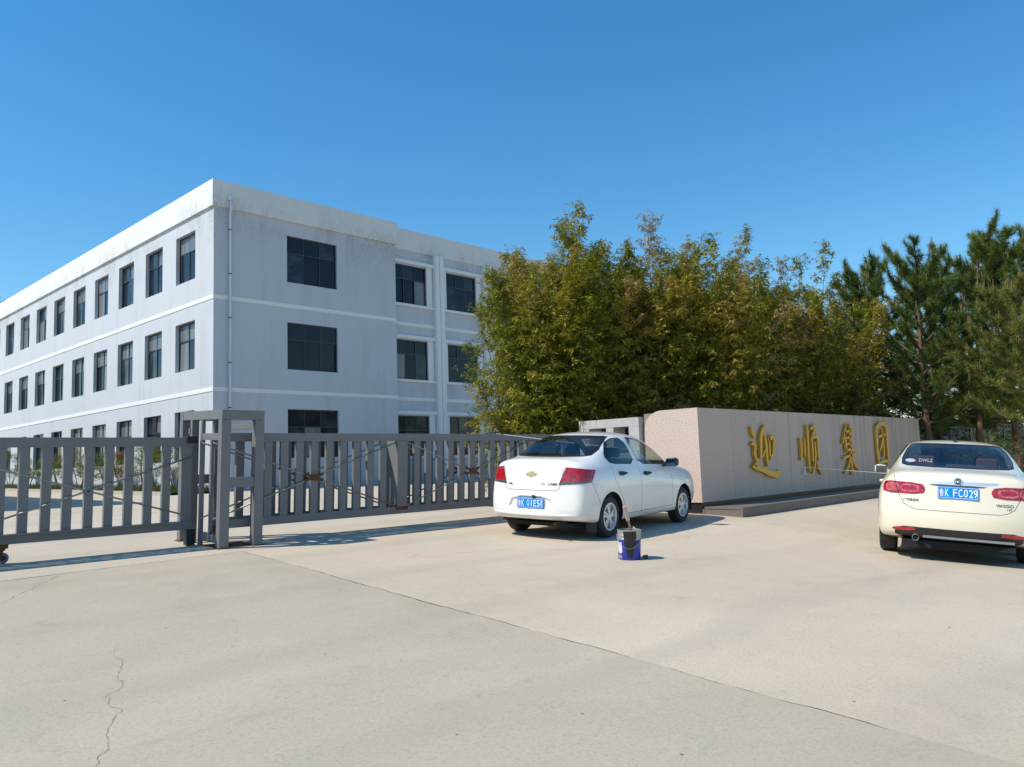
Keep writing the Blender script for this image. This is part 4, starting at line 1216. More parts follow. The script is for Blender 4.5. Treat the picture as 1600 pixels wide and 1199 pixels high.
sail = dict(
    stations=ws_st, L=4.33, hw=0.86, R=0.295, tw=0.185, rimR=0.195, track=1.475, ax0=0.86, ax1=3.40, archR=0.345, floor=0.20, belt=1.0,
    rear=[(0.035, .275), (0.005, .32), (0.03, .50), (0.045, .70), (0.07, .90), (0.0, 1.0)],
    front=[(4.20, .24), (4.31, .35), (4.33, .49), (4.32, .62), (4.29, .70), (4.2, .75)],
    windows={'rear': [(0.90, 1.15), (0.98, 1.055), (1.70, 1.035), (1.56, 1.405), (1.30, 1.395), (1.06, 1.325)],
             'front': [(1.86, 1.03), (2.85, 1.005), (2.84, 1.06), (2.55, 1.235), (2.25, 1.345), (1.95, 1.40), (1.71, 1.412)]},
    side_glass={'rear': 'glass_tint', 'front': 'glass_side'},
    rear_window=[(-.645, 1.16), (.645, 1.16), (.545, 1.435), (-.545, 1.435)],
    windscreen=[(-.66, 1.03), (.66, 1.03), (.56, 1.41), (-.56, 1.41)],
    doors={'rear': [[(1.27, .31), (B_ - .003, .31), (B_ - .003, .99), (1.27, 1.0)], [(1.24, .47), (1.27, .47), (1.27, .62), (1.13, .62)], [(1.13, .62), (1.27, .62), (1.27, .82), (.98, .82)], [(.98, .82), (1.27, .82), (1.27, 1.0), (.95, 1.01)]],
           'front': [[(B_ + .003, .31), (2.92, .33), (2.93, .97), (B_ + .003, .99)]]},
    handles={'rear': (1.22, .90), 'front': (2.02, .875)}, handle_mat='trim_black',
    seams=[[(B_, 1.03), (B_, .31)], [(1.27, .307), (2.92, .327)], [(2.925, .327), (2.93, .80), (2.90, .99)], [(.95, 1.02), (.98, .82), (1.13, .62), (1.24, .47), (1.27, .307)], [(1.78, 1.03), (1.65, 1.41)],
           [(0.36, .795), (.44, .66), (.535, .50)]],
    lamps=[('a', [(.395, .765), (.50, 1.01), (.93, .965), (.85, .80)], RAD(40), 'lamp_red'), ('b', [(.395, .765), (.412, .805), (.77, .825), (.80, .795)], RAD(40), 'lamp_dark')],
    rear_seams=[[(-.50, 1.02), (-.475, .80), (-.45, .715), (-.40, .685), (.40, .685), (.45, .715), (.475, .80), (.50, 1.02)]],
    lid=[[(-.395, .69), (.395, .69), (.445, .72), (.47, .80), (.495, 1.07), (-.495, 1.07), (-.47, .80), (-.445, .72)]],
    rear_regions={'recess': smooth_poly([(-.40, .42), (.40, .42), (.31, .605), (-.31, .605)], 1)},
    rear_names={'recess': ('plate_recess', 'paint_white', 0.024)},
    paint='paint_white', mirror=(2.72, 1.02), mirror_mat='trim_black', spokes=5, twin=True, cabin=(0.86, 2.85), shelf=0.11, seat='seat_dark', fseat=2.0)
wc, wlid, wskin = build_car('parked_car', sail)
tag(wc, 'white saloon car with red tail lamps parked before the sliding gate', 'car', 'parked saloon cars')
plate(wc, wskin(0, .505)[0] + 0.010, 0.0, 0.505, '鲁', 'KQ1E51', RAD(4), 'blue number plate K Q1E51')
# tailgate emblem: a flat cross-shaped bow in gold with a bright edge
bow = [(-.09, -.018), (-.078, .022), (-.032, .022), (-.026, .042), (.034, .042), (.029, .022), (.082, .022), (.09, .018 - .0), (.078, -.022), (.032, -.022), (.026, -.042), (-.034, -.042), (-.029, -.022), (-.082, -.022)]
def emblem(root, pts, pos, ry):
    e = MB().prism([(-u, v) for u, v in pts], 0, -0.010, lambda u, v, d: (d, u, v)).build('emblem', 'chrome', root, loc=pos, rot=(0, ry, 0))
    MB().prism([(-u * .88, v * .78) for u, v in pts], -0.0101, -0.013, lambda u, v, d: (d, u, v)).build('emblem_inlay', 'badge_gold', e)
    return e
emblem(wc, bow, (wskin(0, .905)[0] + 0.003, 0.0, 0.905), RAD(3))
lettering(wc, wskin, 'SAIL', 0.045, 0.36, 0.765, 'badge_dark')
lettering(wc, wskin, '上汽通用', 0.036, -0.345, 0.772, 'badge_dark'); lettering(wc, wskin, 'M |', 0.036, -0.205, 0.774, 'badge_dark')
MB().box(-0.012, 0.02, -0.10, -0.06, -0.02, 0.016).build('lid_button', 'trim_black', wc, loc=(wskin(0, .60)[0] - .004, 0.02, 0.60))
ledge = MB(); vs_ = []; nl_ = 40
for i in range(nl_ + 1):
    y_ = -.70 + 1.40 * i / nl_
    for z_, o_ in ((.372, .0), (.362, .014), (.340, .016), (.325, .002)):
        vs_.append((wskin(y_, z_)[0] - o_ * min(1, (1 - abs(y_) / .70) * 6 + .05), y_, z_))
ledge.add(vs_, [(i * 4 + j, i * 4 + j + 1, i * 4 + j + 5, i * 4 + j + 4) for i in range(nl_) for j in range(3)])
ledge.build('bumper_ledge', 'paint_white', wc, smooth=True, fix=False)
MB().tube([(0.03, -0.42, 0.235), (0.45, -0.42, 0.25)], 0.024, 12).build('exhaust_pipe', 'under_black', wc, smooth=40)
MB().box(0.50, 0.514, -.80, -.64, 0.10, 0.33).build('mud_flap', 'black_rubber', wc)
hd = RAD(8.5)
def put_car(root, ax0, px, py, side_y, hd, roll=0.0):
    """stand the car on the ramp with the given wheel contact point"""
    f = Vector((math.cos(hd), math.sin(hd))); l = Vector((-math.sin(hd), math.cos(hd)))
    def gp(u, v):
        q = Vector((px, py)) + f * u + l * v; return Vector((q.x, q.y, GZX(q.x, q.y)))
    a = gp(0, 0); b = gp(2.6, 0); c = gp(0, -1.6 if side_y > 0 else 1.6); d = gp(2.6, -1.6 if side_y > 0 else 1.6)
    fx = ((b - a) + (d - c)).normalized(); ly = ((c - a) + (d - b)).normalized() * (-1 if side_y > 0 else 1)
    up = fx.cross(ly).normalized(); ly = up.cross(fx)
    m = Matrix((fx, ly, up)).transposed().to_4x4()
    m.translation = (a + b + c + d) / 4 - (m @ Vector((ax0 + 1.3, side_y + (-0.8 if side_y > 0 else 0.8), 0)))
    root.matrix_world = m
put_car(wc, sail['ax0'], 9.215, 7.05, -0.80, hd)

# ---- cream saloon at the right edge
cs_st = [
    stn(0.17, [(.78, .27), (.845, .31), (.86, .55), (.85, .72), (.80, .90), (.69, 1.02)], [(.56, 1.04), (.40, 1.05), (.20, 1.055), (0, 1.056)], dx=[.06, .02, .02, .03, .04, .03], tdx=[-.04, -.08, -.10, -.105]),
    stn(0.40, [(.85, .23), (.905, .27), (.92, .55), (.915, .74), (.875, .91), (.775, 1.03)], [(.64, 1.065), (.46, 1.08), (.23, 1.088), (0, 1.09)]),
    stn(0.72, [(.80, .20), (.91, .32), (.93, .55), (.926, .74), (.888, .92), (.80, 1.03)], [(.70, 1.095), (.57, 1.12), (.30, 1.12), (0, 1.12)]),
    stn(1.10, [(.80, .19), (.915, .30), (.935, .55), (.93, .74), (.892, .92), (.815, 1.025)], [(.725, 1.165), (.62, 1.275), (.35, 1.295), (0, 1.30)]),
    stn(1.50, [(.80, .19), (.915, .30), (.935, .55), (.93, .74), (.892, .91), (.82, 1.015)], [(.735, 1.22), (.62, 1.405), (.36, 1.445), (0, 1.455)]),
    stn(2.05, [(.80, .19), (.915, .30), (.935, .55), (.93, .73), (.892, .90), (.825, 1.0)], [(.74, 1.23), (.615, 1.435), (.36, 1.478), (0, 1.488)]),
    stn(2.55, [(.80, .19), (.915, .30), (.935, .54), (.928, .72), (.89, .88), (.825, .98)], [(.735, 1.20), (.61, 1.39), (.36, 1.445), (0, 1.46)]),
    stn(3.00, [(.80, .19), (.915, .30), (.935, .53), (.925, .71), (.885, .86), (.825, .955)], [(.74, 1.10), (.63, 1.235), (.38, 1.30), (0, 1.315)]),
    stn(3.45, [(.80, .20), (.91, .31), (.93, .52), (.918, .69), (.87, .83), (.81, .925)], [(.74, .965), (.66, .99), (.40, 1.02), (0, 1.03)]),
    stn(3.90, [(.78, .21), (.89, .32), (.91, .51), (.895, .67), (.84, .80), (.76, .87)], [(.66, .905), (.52, .925), (.28, .94), (0, .945)]),
    stn(4.35, [(.72, .23), (.82, .34), (.84, .50), (.82, .64), (.76, .74), (.68, .79)], [(.58, .82), (.44, .835), (.24, .845), (0, .85)]),
    stn(4.55, [(.60, .25), (.68, .35), (.70, .48), (.68, .60), (.62, .68), (.55, .72)], [(.47, .74), (.35, .75), (.18, .755), (0, .758)]),
]
viag = dict(
    stations=cs_st, L=4.68, hw=0.925, R=0.315, tw=0.215, rimR=0.215, track=1.60, ax0=0.98, ax1=3.69, archR=0.365, floor=0.20, belt=1.0,
    rear=[(0.05, .265), (0.015, .31), (0.0, .54), (0.035, .70), (0.07, .88), (0.0, 1.0)],
    front=[(4.55, .25), (4.66, .35), (4.68, .48), (4.67, .60), (4.63, .68), (4.5, .73)],
    windows={'rear': [(1.12, 1.12), (1.20, 1.05), (1.98, 1.035), (1.90, 1.385), (1.60, 1.37), (1.32, 1.28)],
             'front': [(2.06, 1.03), (3.10, 1.0), (3.10, 1.05), (2.80, 1.20), (2.45, 1.325), (2.0, 1.39)]},
    side_glass={'rear': 'glass_tint', 'front': 'glass_side'},
    rear_window=[(-.67, 1.13), (.67, 1.13), (.555, 1.405), (-.555, 1.405)],
    windscreen=[(-.68, 1.0), (.68, 1.0), (.57, 1.37), (-.57, 1.37)],
    doors={'rear': [[(1.40, .31), (2.02, .31), (2.02, .99), (1.40, 1.0)]], 'front': [[(2.027, .31), (3.2, .33), (3.2, .95), (2.027, .985)]]},
    handles={'rear': (1.48, .88), 'front': (2.28, .87)}, handle_mat='paint_cream',
    seams=[[(2.0235, 1.03), (2.0235, .31)], [(1.40, .307), (3.2, .327)], [(3.205, .327), (3.20, .97)], [(1.39, 1.02), (1.397, .307)]],
    lamps=[('a', smooth_poly([(.375, .775), (.35, .86), (.40, .935), (.86, .945), (.90, .87), (.85, .77)], 1), RAD(30), 'lamp_red'),
           ('b', smooth_poly([(.425, .80), (.41, .86), (.435, .905), (.625, .915), (.63, .80)], 1), RAD(30), 'lamp_pink'),
           ('c', smooth_poly([(.45, .82), (.44, .86), (.455, .89), (.61, .895), (.612, .82)], 1), RAD(30), 'lamp_red'),
           ('d', smooth_poly([(.645, .80), (.645, .915), (.80, .92), (.83, .87), (.80, .80)], 1), RAD(30), 'lamp_pink'),
           ('e', smooth_poly([(.66, .82), (.66, .895), (.785, .90), (.805, .865), (.785, .82)], 1), RAD(30), 'lamp_orange')],
    rear_seams=[[(-.72, 1.0), (-.66, .78), (-.60, .67), (-.52, .625), (-.45, .61), (.45, .61), (.52, .625), (.60, .67), (.66, .78), (.72, 1.0)]],
    lid=[[(-.445, .614), (.445, .614), (.515, .629), (.595, .675), (.655, .78), (.70, 1.03), (-.70, 1.03), (-.655, .78), (-.595, .675), (-.515, .629)]],
    rear_regions={'chrome_bar': [(-.44, .945), (-.30, .928), (.30, .928), (.44, .945), (.44, .968), (-.44, .968)],
                  'hollow': smooth_poly([(-.34, .924), (-.26, .898), (.26, .898), (.34, .924)], 1),
                  'diffuser': [(-.70, .30), (-.62, .255), (.62, .255), (.70, .30), (.70, .37), (.60, .40), (-.60, .40), (-.70, .37)],
                  'reflector_1': smooth_poly([(.46, .355), (.47, .395), (.70, .385), (.74, .355), (.70, .34)], 1)},
    rear_names={'chrome_bar': ('chrome_strip', 'chrome'), 'hollow': ('plate_hollow', 'badge_dark'), 'diffuser': ('lower_bumper', 'trim_black'), 'reflector_1': ('reflector', 'lamp_red')},
    paint='paint_cream', mirror=(3.0, 1.0), mirror_mat='paint_cream', spokes=5, twin=True, cabin=(1.05, 3.1), shelf=0.07, seat='seat_tan', fseat=2.2)
viag['lamps'] = [(n_, [(u, .862 + (v - .862) * .84) for u, v in o_], a_, m_) for n_, o_, a_, m_ in viag['lamps']]
cc, clid, cskin = build_car('parked_car', viag)
tag(cc, 'cream saloon car with chrome boot strip cut off by the right edge', 'car', 'parked saloon cars')
plate(cc, min(cskin(0, .77)[0], cskin(0, .90)[0]) + 0.004, 0.0, 0.832, '鲁', 'KFC029', RAD(10), 'blue number plate K FC029')
eb = MB().lathe([(0.0, -0.012), (0.044, -0.012), (0.05, -0.006), (0.05, 0.004), (0, 0.004)], 28, 'x').build('emblem', 'chrome', cc, smooth=40, loc=(cskin(0, .965)[0] - .004, 0.0, 0.965), rot=(0, RAD(8), 0))
MB().lathe([(0.0, -0.0145), (0.038, -0.0145), (0.038, -0.0122), (0, -0.0122)], 24, 'x').build('emblem_inlay', 'badge_dark', eb)
lettering(cc, cskin, 'FIAT', 0.030, 0.0, 0.965, 'chrome', 0.021)
lettering(cc, cskin, '广汽菲亚特', 0.036, 0.52, 0.715, 'badge_dark')
lettering(cc, cskin, 'VIAGGIO', 0.046, -0.50, 0.715, 'badge_dark'); lettering(cc, cskin, '1.4T', 0.034, -0.545, 0.675, 'badge_dark')
# shark-fin aerial, exhaust, lower trim, things on the parcel shelf
fin = MB().prism([(0, 0), (0.16, 0), (0.05, 0.055), (0.015, 0.06)], -0.02, 0.02, lambda u, v, d: (u, d, v)).build('aerial', 'trim_black', cc, loc=(1.62, 0, 1.452))
MB().tube([(1.64, 0, 1.49), (1.60, 0, 1.56)], 0.004, 6).build('aerial_rod', 'trim_black', fin.parent)
ex = MB().lathe([(0.030, 0.25), (0.034, 0.0), (0.037, -0.006), (0.040, 0.0), (0.038, 0.25)], 24, 'x', (0.055, 0.46, 0.275)).build('exhaust_pipe', 'chrome', cc, smooth=40)
MB().lathe([(0.0, 0.02), (0.036, 0.02)], 20, 'x', (0.055, 0.46, 0.275)).build('exhaust_bore', 'under_black', ex)
MB().box(0.030, 0.05, -0.60, 0.38, 0.285, 0.312).build('bumper_strip', 'bumper_grey', cc)
MB().box(0.14, 0.5, -0.62, 0.62, 0.15, 0.24).build('rear_undertray', 'under_black', cc)
bx_ = MB().box(0.86, 1.10, -0.34, 0.12, 1.045, 1.155).build('tissue_box', 'seat_tan', cc); bevel(bx_, 0.02, 2)
sticker = MB(); n_ = 22
def on_glass(y, z):
    t = (z - 1.135) / 0.27
    return (0.735 + t * 0.57 - 0.008, y, z)
dv = [on_glass(0.545 + 0.062 * math.cos(2 * math.pi * i / n_), 1.185 + 0.022 * math.sin(2 * math.pi * i / n_)) for i in range(n_)]
sticker.add(dv, [tuple(range(n_))]); sticker.build('sticker', 'sticker_grey', cc, fix=False)
me = text_mesh('DWLZ', 0.058, 0.0); xform(me, lambda c: Vector(on_glass(0.36 - c.x, 1.19 + c.y))); me.materials.append(MAT['sticker_grey']); new_obj('sticker', me, cc)
put_car(cc, viag['ax0'], 11.58, 4.18, 0.905, RAD(16.5))
cc.matrix_world = cc.matrix_world @ Matrix.Diagonal((1, 1, 1.05, 1))

# ================================================================== VEGETATION
def leaf_mat(name, stops, rough=0.5, trans=0.35, tr_gain=(1.25, 1.3, 0.7)):
    k = NT(name)
    at = k.n('ShaderNodeAttribute'); at.attribute_name = 'tint'
    c = k.ramp(at.outputs['Fac'], stops)
    b = k.n('ShaderNodeBsdfPrincipled'); k.l(c, b.inputs['Base Color']); b.inputs['Roughness'].default_value = rough
    b.inputs['Specular IOR Level'].default_value = 0.3
    t = k.n('ShaderNodeBsdfTranslucent'); k.l(k.mix(1.0, c, tr_gain, 'MULTIPLY'), t.inputs[0])
    m = k.n('ShaderNodeMixShader'); m.inputs[0].default_value = trans
    k.l(b.outputs[0], m.inputs[1]); k.l(t.outputs[0], m.inputs[2]); k.l(m.outputs[0], k.out.inputs[0]); MAT[name] = k.m
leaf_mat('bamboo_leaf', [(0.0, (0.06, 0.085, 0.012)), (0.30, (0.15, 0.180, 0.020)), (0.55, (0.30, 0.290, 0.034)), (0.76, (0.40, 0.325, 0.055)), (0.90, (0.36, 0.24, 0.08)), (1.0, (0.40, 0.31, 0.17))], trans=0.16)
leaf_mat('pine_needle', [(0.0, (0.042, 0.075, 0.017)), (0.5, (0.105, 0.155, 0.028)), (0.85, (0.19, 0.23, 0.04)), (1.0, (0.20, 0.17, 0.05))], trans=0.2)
leaf_mat('shrub_leaf', [(0.0, (0.045, 0.085, 0.020)), (0.5, (0.10, 0.16, 0.035)), (0.72, (0.15, 0.165, 0.04)), (0.85, (0.22, 0.11, 0.045)), (1.0, (0.24, 0.08, 0.045))])
leaf_mat('grass_blade', [(0.0, (0.04, 0.07, 0.012)), (0.6, (0.08, 0.12, 0.02)), (1.0, (0.17, 0.15, 0.06))])
plain('bamboo_culm', (0.07, 0.075, 0.022), 0.5, var=0.35, vscale=6)
k = NT('pine_bark'); co = k.coord(); nz = k.noise(co, 7, 6, 0.75, 0.6, vscale=(1, 1, 0.35)); v = k.n('ShaderNodeTexVoronoi'); v.inputs['Scale'].default_value = 11; k.l(co, v.inputs['Vector'])
k.bsdf(k.mix(nz, (0.055, 0.038, 0.027), (0.24, 0.15, 0.095)), 0.95, 0, 0.2, bump=v.outputs[0], bstr=0.8, bdist=0.03); MAT['pine_bark'] = k.m
plain('pine_candle', (0.26, 0.19, 0.10), 0.8, var=0.2)
plain('shrub_stem', (0.12, 0.09, 0.06), 0.9, var=0.3)

class Leaves:
    def __init__(self): self.c = []; self.d = []; self.n = []; self.l = []; self.w = []; self.t = []
    def extend(self, c, d, n, l, w, t):
        self.blocks = getattr(self, 'blocks', []) + [(c, d, n, l, w, t)]
    def mesh(self, name, tri=False):
        for q in getattr(self, 'blocks', []):
            for tgt, src_ in zip(('c', 'd', 'n', 'l', 'w', 't'), q):
                old = np.array(getattr(self, tgt), float)
                src_ = np.asarray(src_, float)
                setattr(self, tgt, src_ if old.size == 0 else np.concatenate([old, src_]))
        c = np.array(self.c, float); d = np.array(self.d, float); nn = np.array(self.n, float)
        L = np.array(self.l)[:, None]; Wd = np.array(self.w)[:, None]
        d /= np.linalg.norm(d, axis=1)[:, None] + 1e-9
        s = np.cross(d, nn); s /= np.linalg.norm(s, axis=1)[:, None] + 1e-9
        N = len(c)
        if tri:
            V = np.stack([c - s * Wd / 2, c + s * Wd / 2, c + d * L], 1).reshape(-1, 3); m = 3
        else:
            u = np.cross(s, d)
            V = np.stack([c, c + d * L * .42 + s * Wd / 2 - u * L * .02, c + d * L - u * L * .14, c + d * L * .42 - s * Wd / 2 - u * L * .02], 1).reshape(-1, 3); m = 4
        me = bpy.data.meshes.new(name)
        me.vertices.add(N * m); me.vertices.foreach_set('co', V.astype(np.float32).ravel())
        me.loops.add(N * m); me.loops.foreach_set('vertex_index', np.arange(N * m, dtype=np.int32))
        me.polygons.add(N); me.polygons.foreach_set('loop_start', np.arange(0, N * m, m, dtype=np.int32))
        me.polygons.foreach_set('loop_total', np.full(N, m, np.int32))
        a = me.attributes.new('tint', 'FLOAT', 'FACE'); a.data.foreach_set('value', np.array(self.t, np.float32))
        me.update(calc_edges=True); me.validate()
        return me

def bamboo_meshes(seed, n_culm, H, spread):
    r = random.Random(seed); g_ = np.random.default_rng(seed); lv = Leaves(); cu = MB()
    BP = []; BE = []; BT = []; BH = []
    for i in range(n_culm):
        a = r.uniform(0, 6.283); q = spread * math.sqrt(r.random())
        base = Vector((q * math.cos(a), q * math.sin(a), 0))
        k0 = r.random()
        h = H * (r.uniform(0.74, 0.93) if k0 < .56 else r.uniform(0.30, 0.66) if k0 < .90 else r.uniform(0.95, 1.06))
        out = Vector((math.cos(a), math.sin(a), 0)); la = r.uniform(0, 6.283)
        lean = out * (q / spread) * r.uniform(0.4, 1.3) + Vector((math.cos(la), math.sin(la), 0)) * 0.35
        pts = []
        for j in range(11):
            t = j / 10; pts.append(base + Vector((0, 0, h * t * (1 - 0.05 * t * t))) + lean * (t ** 2.2))
        cu.tube(pts, [0.014 * (1 - 0.85 * j / 10) + 0.002 for j in range(11)], 5, cap=False)
        tone = r.gauss(0.46, 0.12)
        if r.random() < 0.13: tone += 0.28
        nn = int(h / 0.22)
        for k_ in range(2, nn + 1):
            t = k_ / nn
            p = pts[min(9, int(t * 10))].lerp(pts[min(10, int(t * 10) + 1)], t * 10 - int(t * 10)) if t < 1 else pts[10]
            for b in range(3):
                az = r.uniform(0, 6.283)
                el = r.uniform(0.15, 0.85) if t < .9 else r.uniform(0.7, 1.4)
                bl = r.uniform(0.5, 1.05) * (1.0 if t < .55 else 1.0 - 1.55 * (t - .55)) + 0.14
                bd = Vector((math.cos(az) * math.cos(el), math.sin(az) * math.cos(el), math.sin(el)))
                BP.append(tuple(p)); BE.append(tuple(p + bd * bl + Vector((0, 0, -0.28 * bl * bl))))
                BT.append(tone + r.gauss(0, .05)); BH.append(t)
    BP = np.array(BP); BE = np.array(BE); BT = np.array(BT); BH = np.array(BH); n = len(BP); S_, F_ = 6, 7
    tt = 0.22 + 0.78 * (np.arange(S_)[None, :] + g_.random((n, S_))) / S_
    C = BP[:, None, :] * (1 - tt[..., None]) + BE[:, None, :] * tt[..., None] + g_.uniform(-.08, .08, (n, S_, 3))
    fan = g_.uniform(0, 6.283, (n, S_, 1)) + g_.uniform(-1.5, 1.5, (n, S_, F_))
    D_ = np.stack([np.cos(fan), np.sin(fan), g_.uniform(-.8, .35, (n, S_, F_))], -1)
    C = np.repeat(C[:, :, None, :], F_, 2) + g_.uniform(-.035, .035, (n, S_, F_, 3))
    m = n * S_ * F_
    Nn = np.stack([g_.uniform(-.6, .6, m), g_.uniform(-.6, .6, m), np.ones(m)], -1)
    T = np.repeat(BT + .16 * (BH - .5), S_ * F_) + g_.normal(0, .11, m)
    lv.extend(C.reshape(-1, 3), D_.reshape(-1, 3), Nn, g_.uniform(.06, .175, m), g_.uniform(.018, .036, m), np.clip(T, 0, 1))
    return lv.mesh('foliage'), cu.mesh('culms', True, fix=False)
bam = []
for sd, nc, H, sp in ((1, 27, 5.9, 1.05), (2, 28, 6.3, 1.1), (3, 26, 5.5, 1.15), (4, 29, 6.6, 1.05)):
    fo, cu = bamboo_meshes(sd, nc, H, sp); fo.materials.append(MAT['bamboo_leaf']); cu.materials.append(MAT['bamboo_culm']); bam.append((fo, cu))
spots = [
    (13.45, 12.2, 0, 0.98, 'low bushy bamboo clump at the left end of the grove, beside the building facade'),
    (14.3, 12.0, 1, 0.98, 'bamboo clump rising above the end of the gate behind the white car'),
    (16.7, 13.9, 3, 0.95, 'tall bamboo clump at the left back corner of the grove'),
    (15.9, 11.5, 3, 1.02, 'tallest bamboo clump, above the open concrete pier'),
    (16.9, 13.1, 1, 1.06, 'bamboo clump behind the tallest one, its tips showing over the pier'),
    (17.3, 10.9, 1, 1.02, 'bamboo clump behind the rounded left end of the granite wall'),
    (17.9, 12.6, 3, 1.0, 'back-row bamboo clump above the first gold character'),
    (18.7, 10.6, 2, 1.06, 'bamboo clump behind the first gold character'),
    (20.3, 11.0, 0, 1.06, 'bamboo clump behind the gap between the first two gold characters'),
    (20.6, 12.9, 1, 1.12, 'back-row bamboo clump above the second gold character'),
    (21.9, 10.6, 3, 1.0, 'bamboo clump behind the second gold character'),
    (23.5, 10.8, 1, 1.06, 'bamboo clump behind the gap between the second and third gold characters'),
    (24.2, 12.7, 3, 1.08, 'back-row bamboo clump above the third gold character'),
    (25.1, 10.6, 2, 1.16, 'bamboo clump behind the third gold character'),
    (26.8, 11.3, 0, 1.14, 'bamboo clump behind the fourth gold character'),
    (15.25, 13.0, 1, 0.98, 'back-row bamboo clump filling the grove over the left part of the pier'),
    (19.3, 12.8, 1, 1.04, 'back-row bamboo clump between the first and second gold characters'),
    (22.5, 12.6, 1, 1.08, 'back-row bamboo clump between the second and third gold characters'),
    (28.4, 12.0, 1, 1.10, 'bamboo clump at the right end of the grove next to the pines'),
]
for i, (x, y, v_, sc, lab) in enumerate(spots):
    e = empty('bamboo_clump', (x, y, GZ(y) - 0.03), (0, 0, i * 1.9)); e.scale = (sc, sc, sc)
    tag(e, lab, 'bamboo', 'bamboo clumps of the grove')
    new_obj('foliage', bam[v_][0], e); new_obj('culms', bam[v_][1], e)
bed = sheet('planting_bed', [11.9, 34], [11.55, 12.0, 14.6], 'soil', dz=0.05); tag(bed, kind='structure')
bed = sheet('planting_bed', [13.3, 40], [9.55, 10.0, 10.4, 10.8, 11.2, 11.545], 'soil', dz=0.05); tag(bed, kind='structure')

def pine(seed, H, loc, label, lean=(0, 0), first=0.30, reach=2.2, tone=0.45, fork=False, dens=1.0):
    r = random.Random(seed); nd = Leaves(); ca = MB(); tk = MB(); br = MB()
    lx, ly = lean
    def axis(t): return Vector((lx * t + 0.16 * math.sin(3.1 * t + seed), ly * t + 0.16 * math.cos(2.3 * t + seed) - 0.16 * math.cos(seed), H * t))
    R0 = 0.0135 * H + 0.02
    tk.tube([axis(i / 14) for i in range(15)], [R0 * (1.25 if i == 0 else 1.0) * (1 - 0.88 * i / 14) + 0.01 for i in range(15)], 10)
    if fork:
        tk.tube([axis(0.05), axis(0.16) + Vector((0.28, -0.24, 0)), axis(0.34) + Vector((0.7, -0.5, 0)), axis(0.5) + Vector((1.1, -0.7, 0.2))], [R0 * .8, R0 * .7, R0 * .5, R0 * .2], 9)
    TP = []; TD = []; TT = []
    def tuft(p, d, up):
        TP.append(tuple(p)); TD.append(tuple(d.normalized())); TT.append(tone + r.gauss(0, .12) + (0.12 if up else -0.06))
        if up and r.random() < (.10 if p.z < H * .72 else .34):
            for _ in range(r.randint(1, 3)):
                b = p + Vector((r.uniform(-.05, .05), r.uniform(-.05, .05), 0.05)); hh = r.uniform(.12, .28)
                ca.tube([b, b + Vector((r.uniform(-.02, .02), r.uniform(-.02, .02), hh))], [.010, .006], 4)
    nl = int(H * 5.2 * dens)
    for i in range(nl):
        t = first + (1 - first) * (i + r.random() * .6) / nl
        p0 = axis(min(t, .985)); az = i * 2.4 + r.uniform(-.5, .5)
        if fork and r.random() < .4: p0 = p0 + Vector((0.9, -0.6, 0)) * min(1, t * 1.5)
        ln = reach * (1.05 - 0.62 * ((t - first) / (1 - first)) ** 1.3) * r.uniform(.65, 1.1)
        el = 0.12 + 0.75 * (t - first) / (1 - first) + r.uniform(-.12, .2)
        dr = Vector((math.cos(az) * math.cos(el), math.sin(az) * math.cos(el), math.sin(el)))
        pts = [p0 + dr * ln * s + Vector((0, 0, (0.32 * s * s - 0.12 * s) * ln)) for s in (0, .25, .5, .75, 1)]
        br.tube(pts, [0.042 * (1 - .8 * s) * (1.15 - .6 * t) + .006 for s in (0, .25, .5, .75, 1)], 5)
        for s in range(int(9 * dens) + 3):
            u = 0.12 + 0.88 * (s + r.random()) / (int(9 * dens) + 3)
            k_ = min(3, int(u * 4)); b0 = pts[k_].lerp(pts[k_ + 1], u * 4 - k_)
            side = Vector((-dr.y, dr.x, 0)) * r.choice((-1, 1))
            sl = r.uniform(.2, .62) * (1.15 - .5 * u)
            sd_ = (dr * r.uniform(.2, .7) + side * r.uniform(.3, 1) + Vector((0, 0, r.uniform(.1, .8)))).normalized()
            e = b0 + sd_ * sl
            br.tube([b0, e], [.009, .005], 4, cap=False)
            tuft(e, sd_ + Vector((0, 0, .5)), True)
            tuft(b0.lerp(e, .45), sd_, False)
        tuft(pts[4], (pts[4] - pts[3]), True)
    tuft(axis(1.0), Vector((0, 0, 1)), True)
    g_ = np.random.default_rng(seed); P_ = np.array(TP); D_ = np.array(TD); T_ = np.array(TT); K_ = 72; n = len(P_); m = n * K_
    v_ = g_.normal(size=(n, K_, 3)); v_ /= np.linalg.norm(v_, axis=2)[..., None]
    nd.extend((P_[:, None, :] + D_[:, None, :] * g_.uniform(-.16, .06, (n, K_, 1))).reshape(-1, 3), (D_[:, None, :] * .7 + v_).reshape(-1, 3), g_.uniform(-1, 1, (m, 3)),
              g_.uniform(.13, .23, m), g_.uniform(.010, .016, m), np.clip(np.repeat(T_, K_) + g_.normal(0, .1, m), 0, 1))
    root = empty('pine_tree', loc); tag(root, label, 'pine tree', 'pine trees beyond the sign wall')
    tk.build('trunk', 'pine_bark', root, smooth=True, fix=False); new_obj('limbs', br.mesh('limbs', True, fix=False), root, 'pine_bark')
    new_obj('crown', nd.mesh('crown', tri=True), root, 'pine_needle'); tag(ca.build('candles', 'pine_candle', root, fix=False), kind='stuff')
    return root
pine(11, 6.7, (26.75, 7.85, GZ(8)), 'pine with a slender grey trunk just past the end of the sign wall', (0.2, 0.0), 0.22, 2.5, 0.40)
pine(12, 7.35, (28.3, 6.95, GZ(7)), 'tallest pine with a forked brown trunk, its crown in the middle of the pine group', (0.3, -0.2), 0.25, 2.7, 0.46, fork=True)
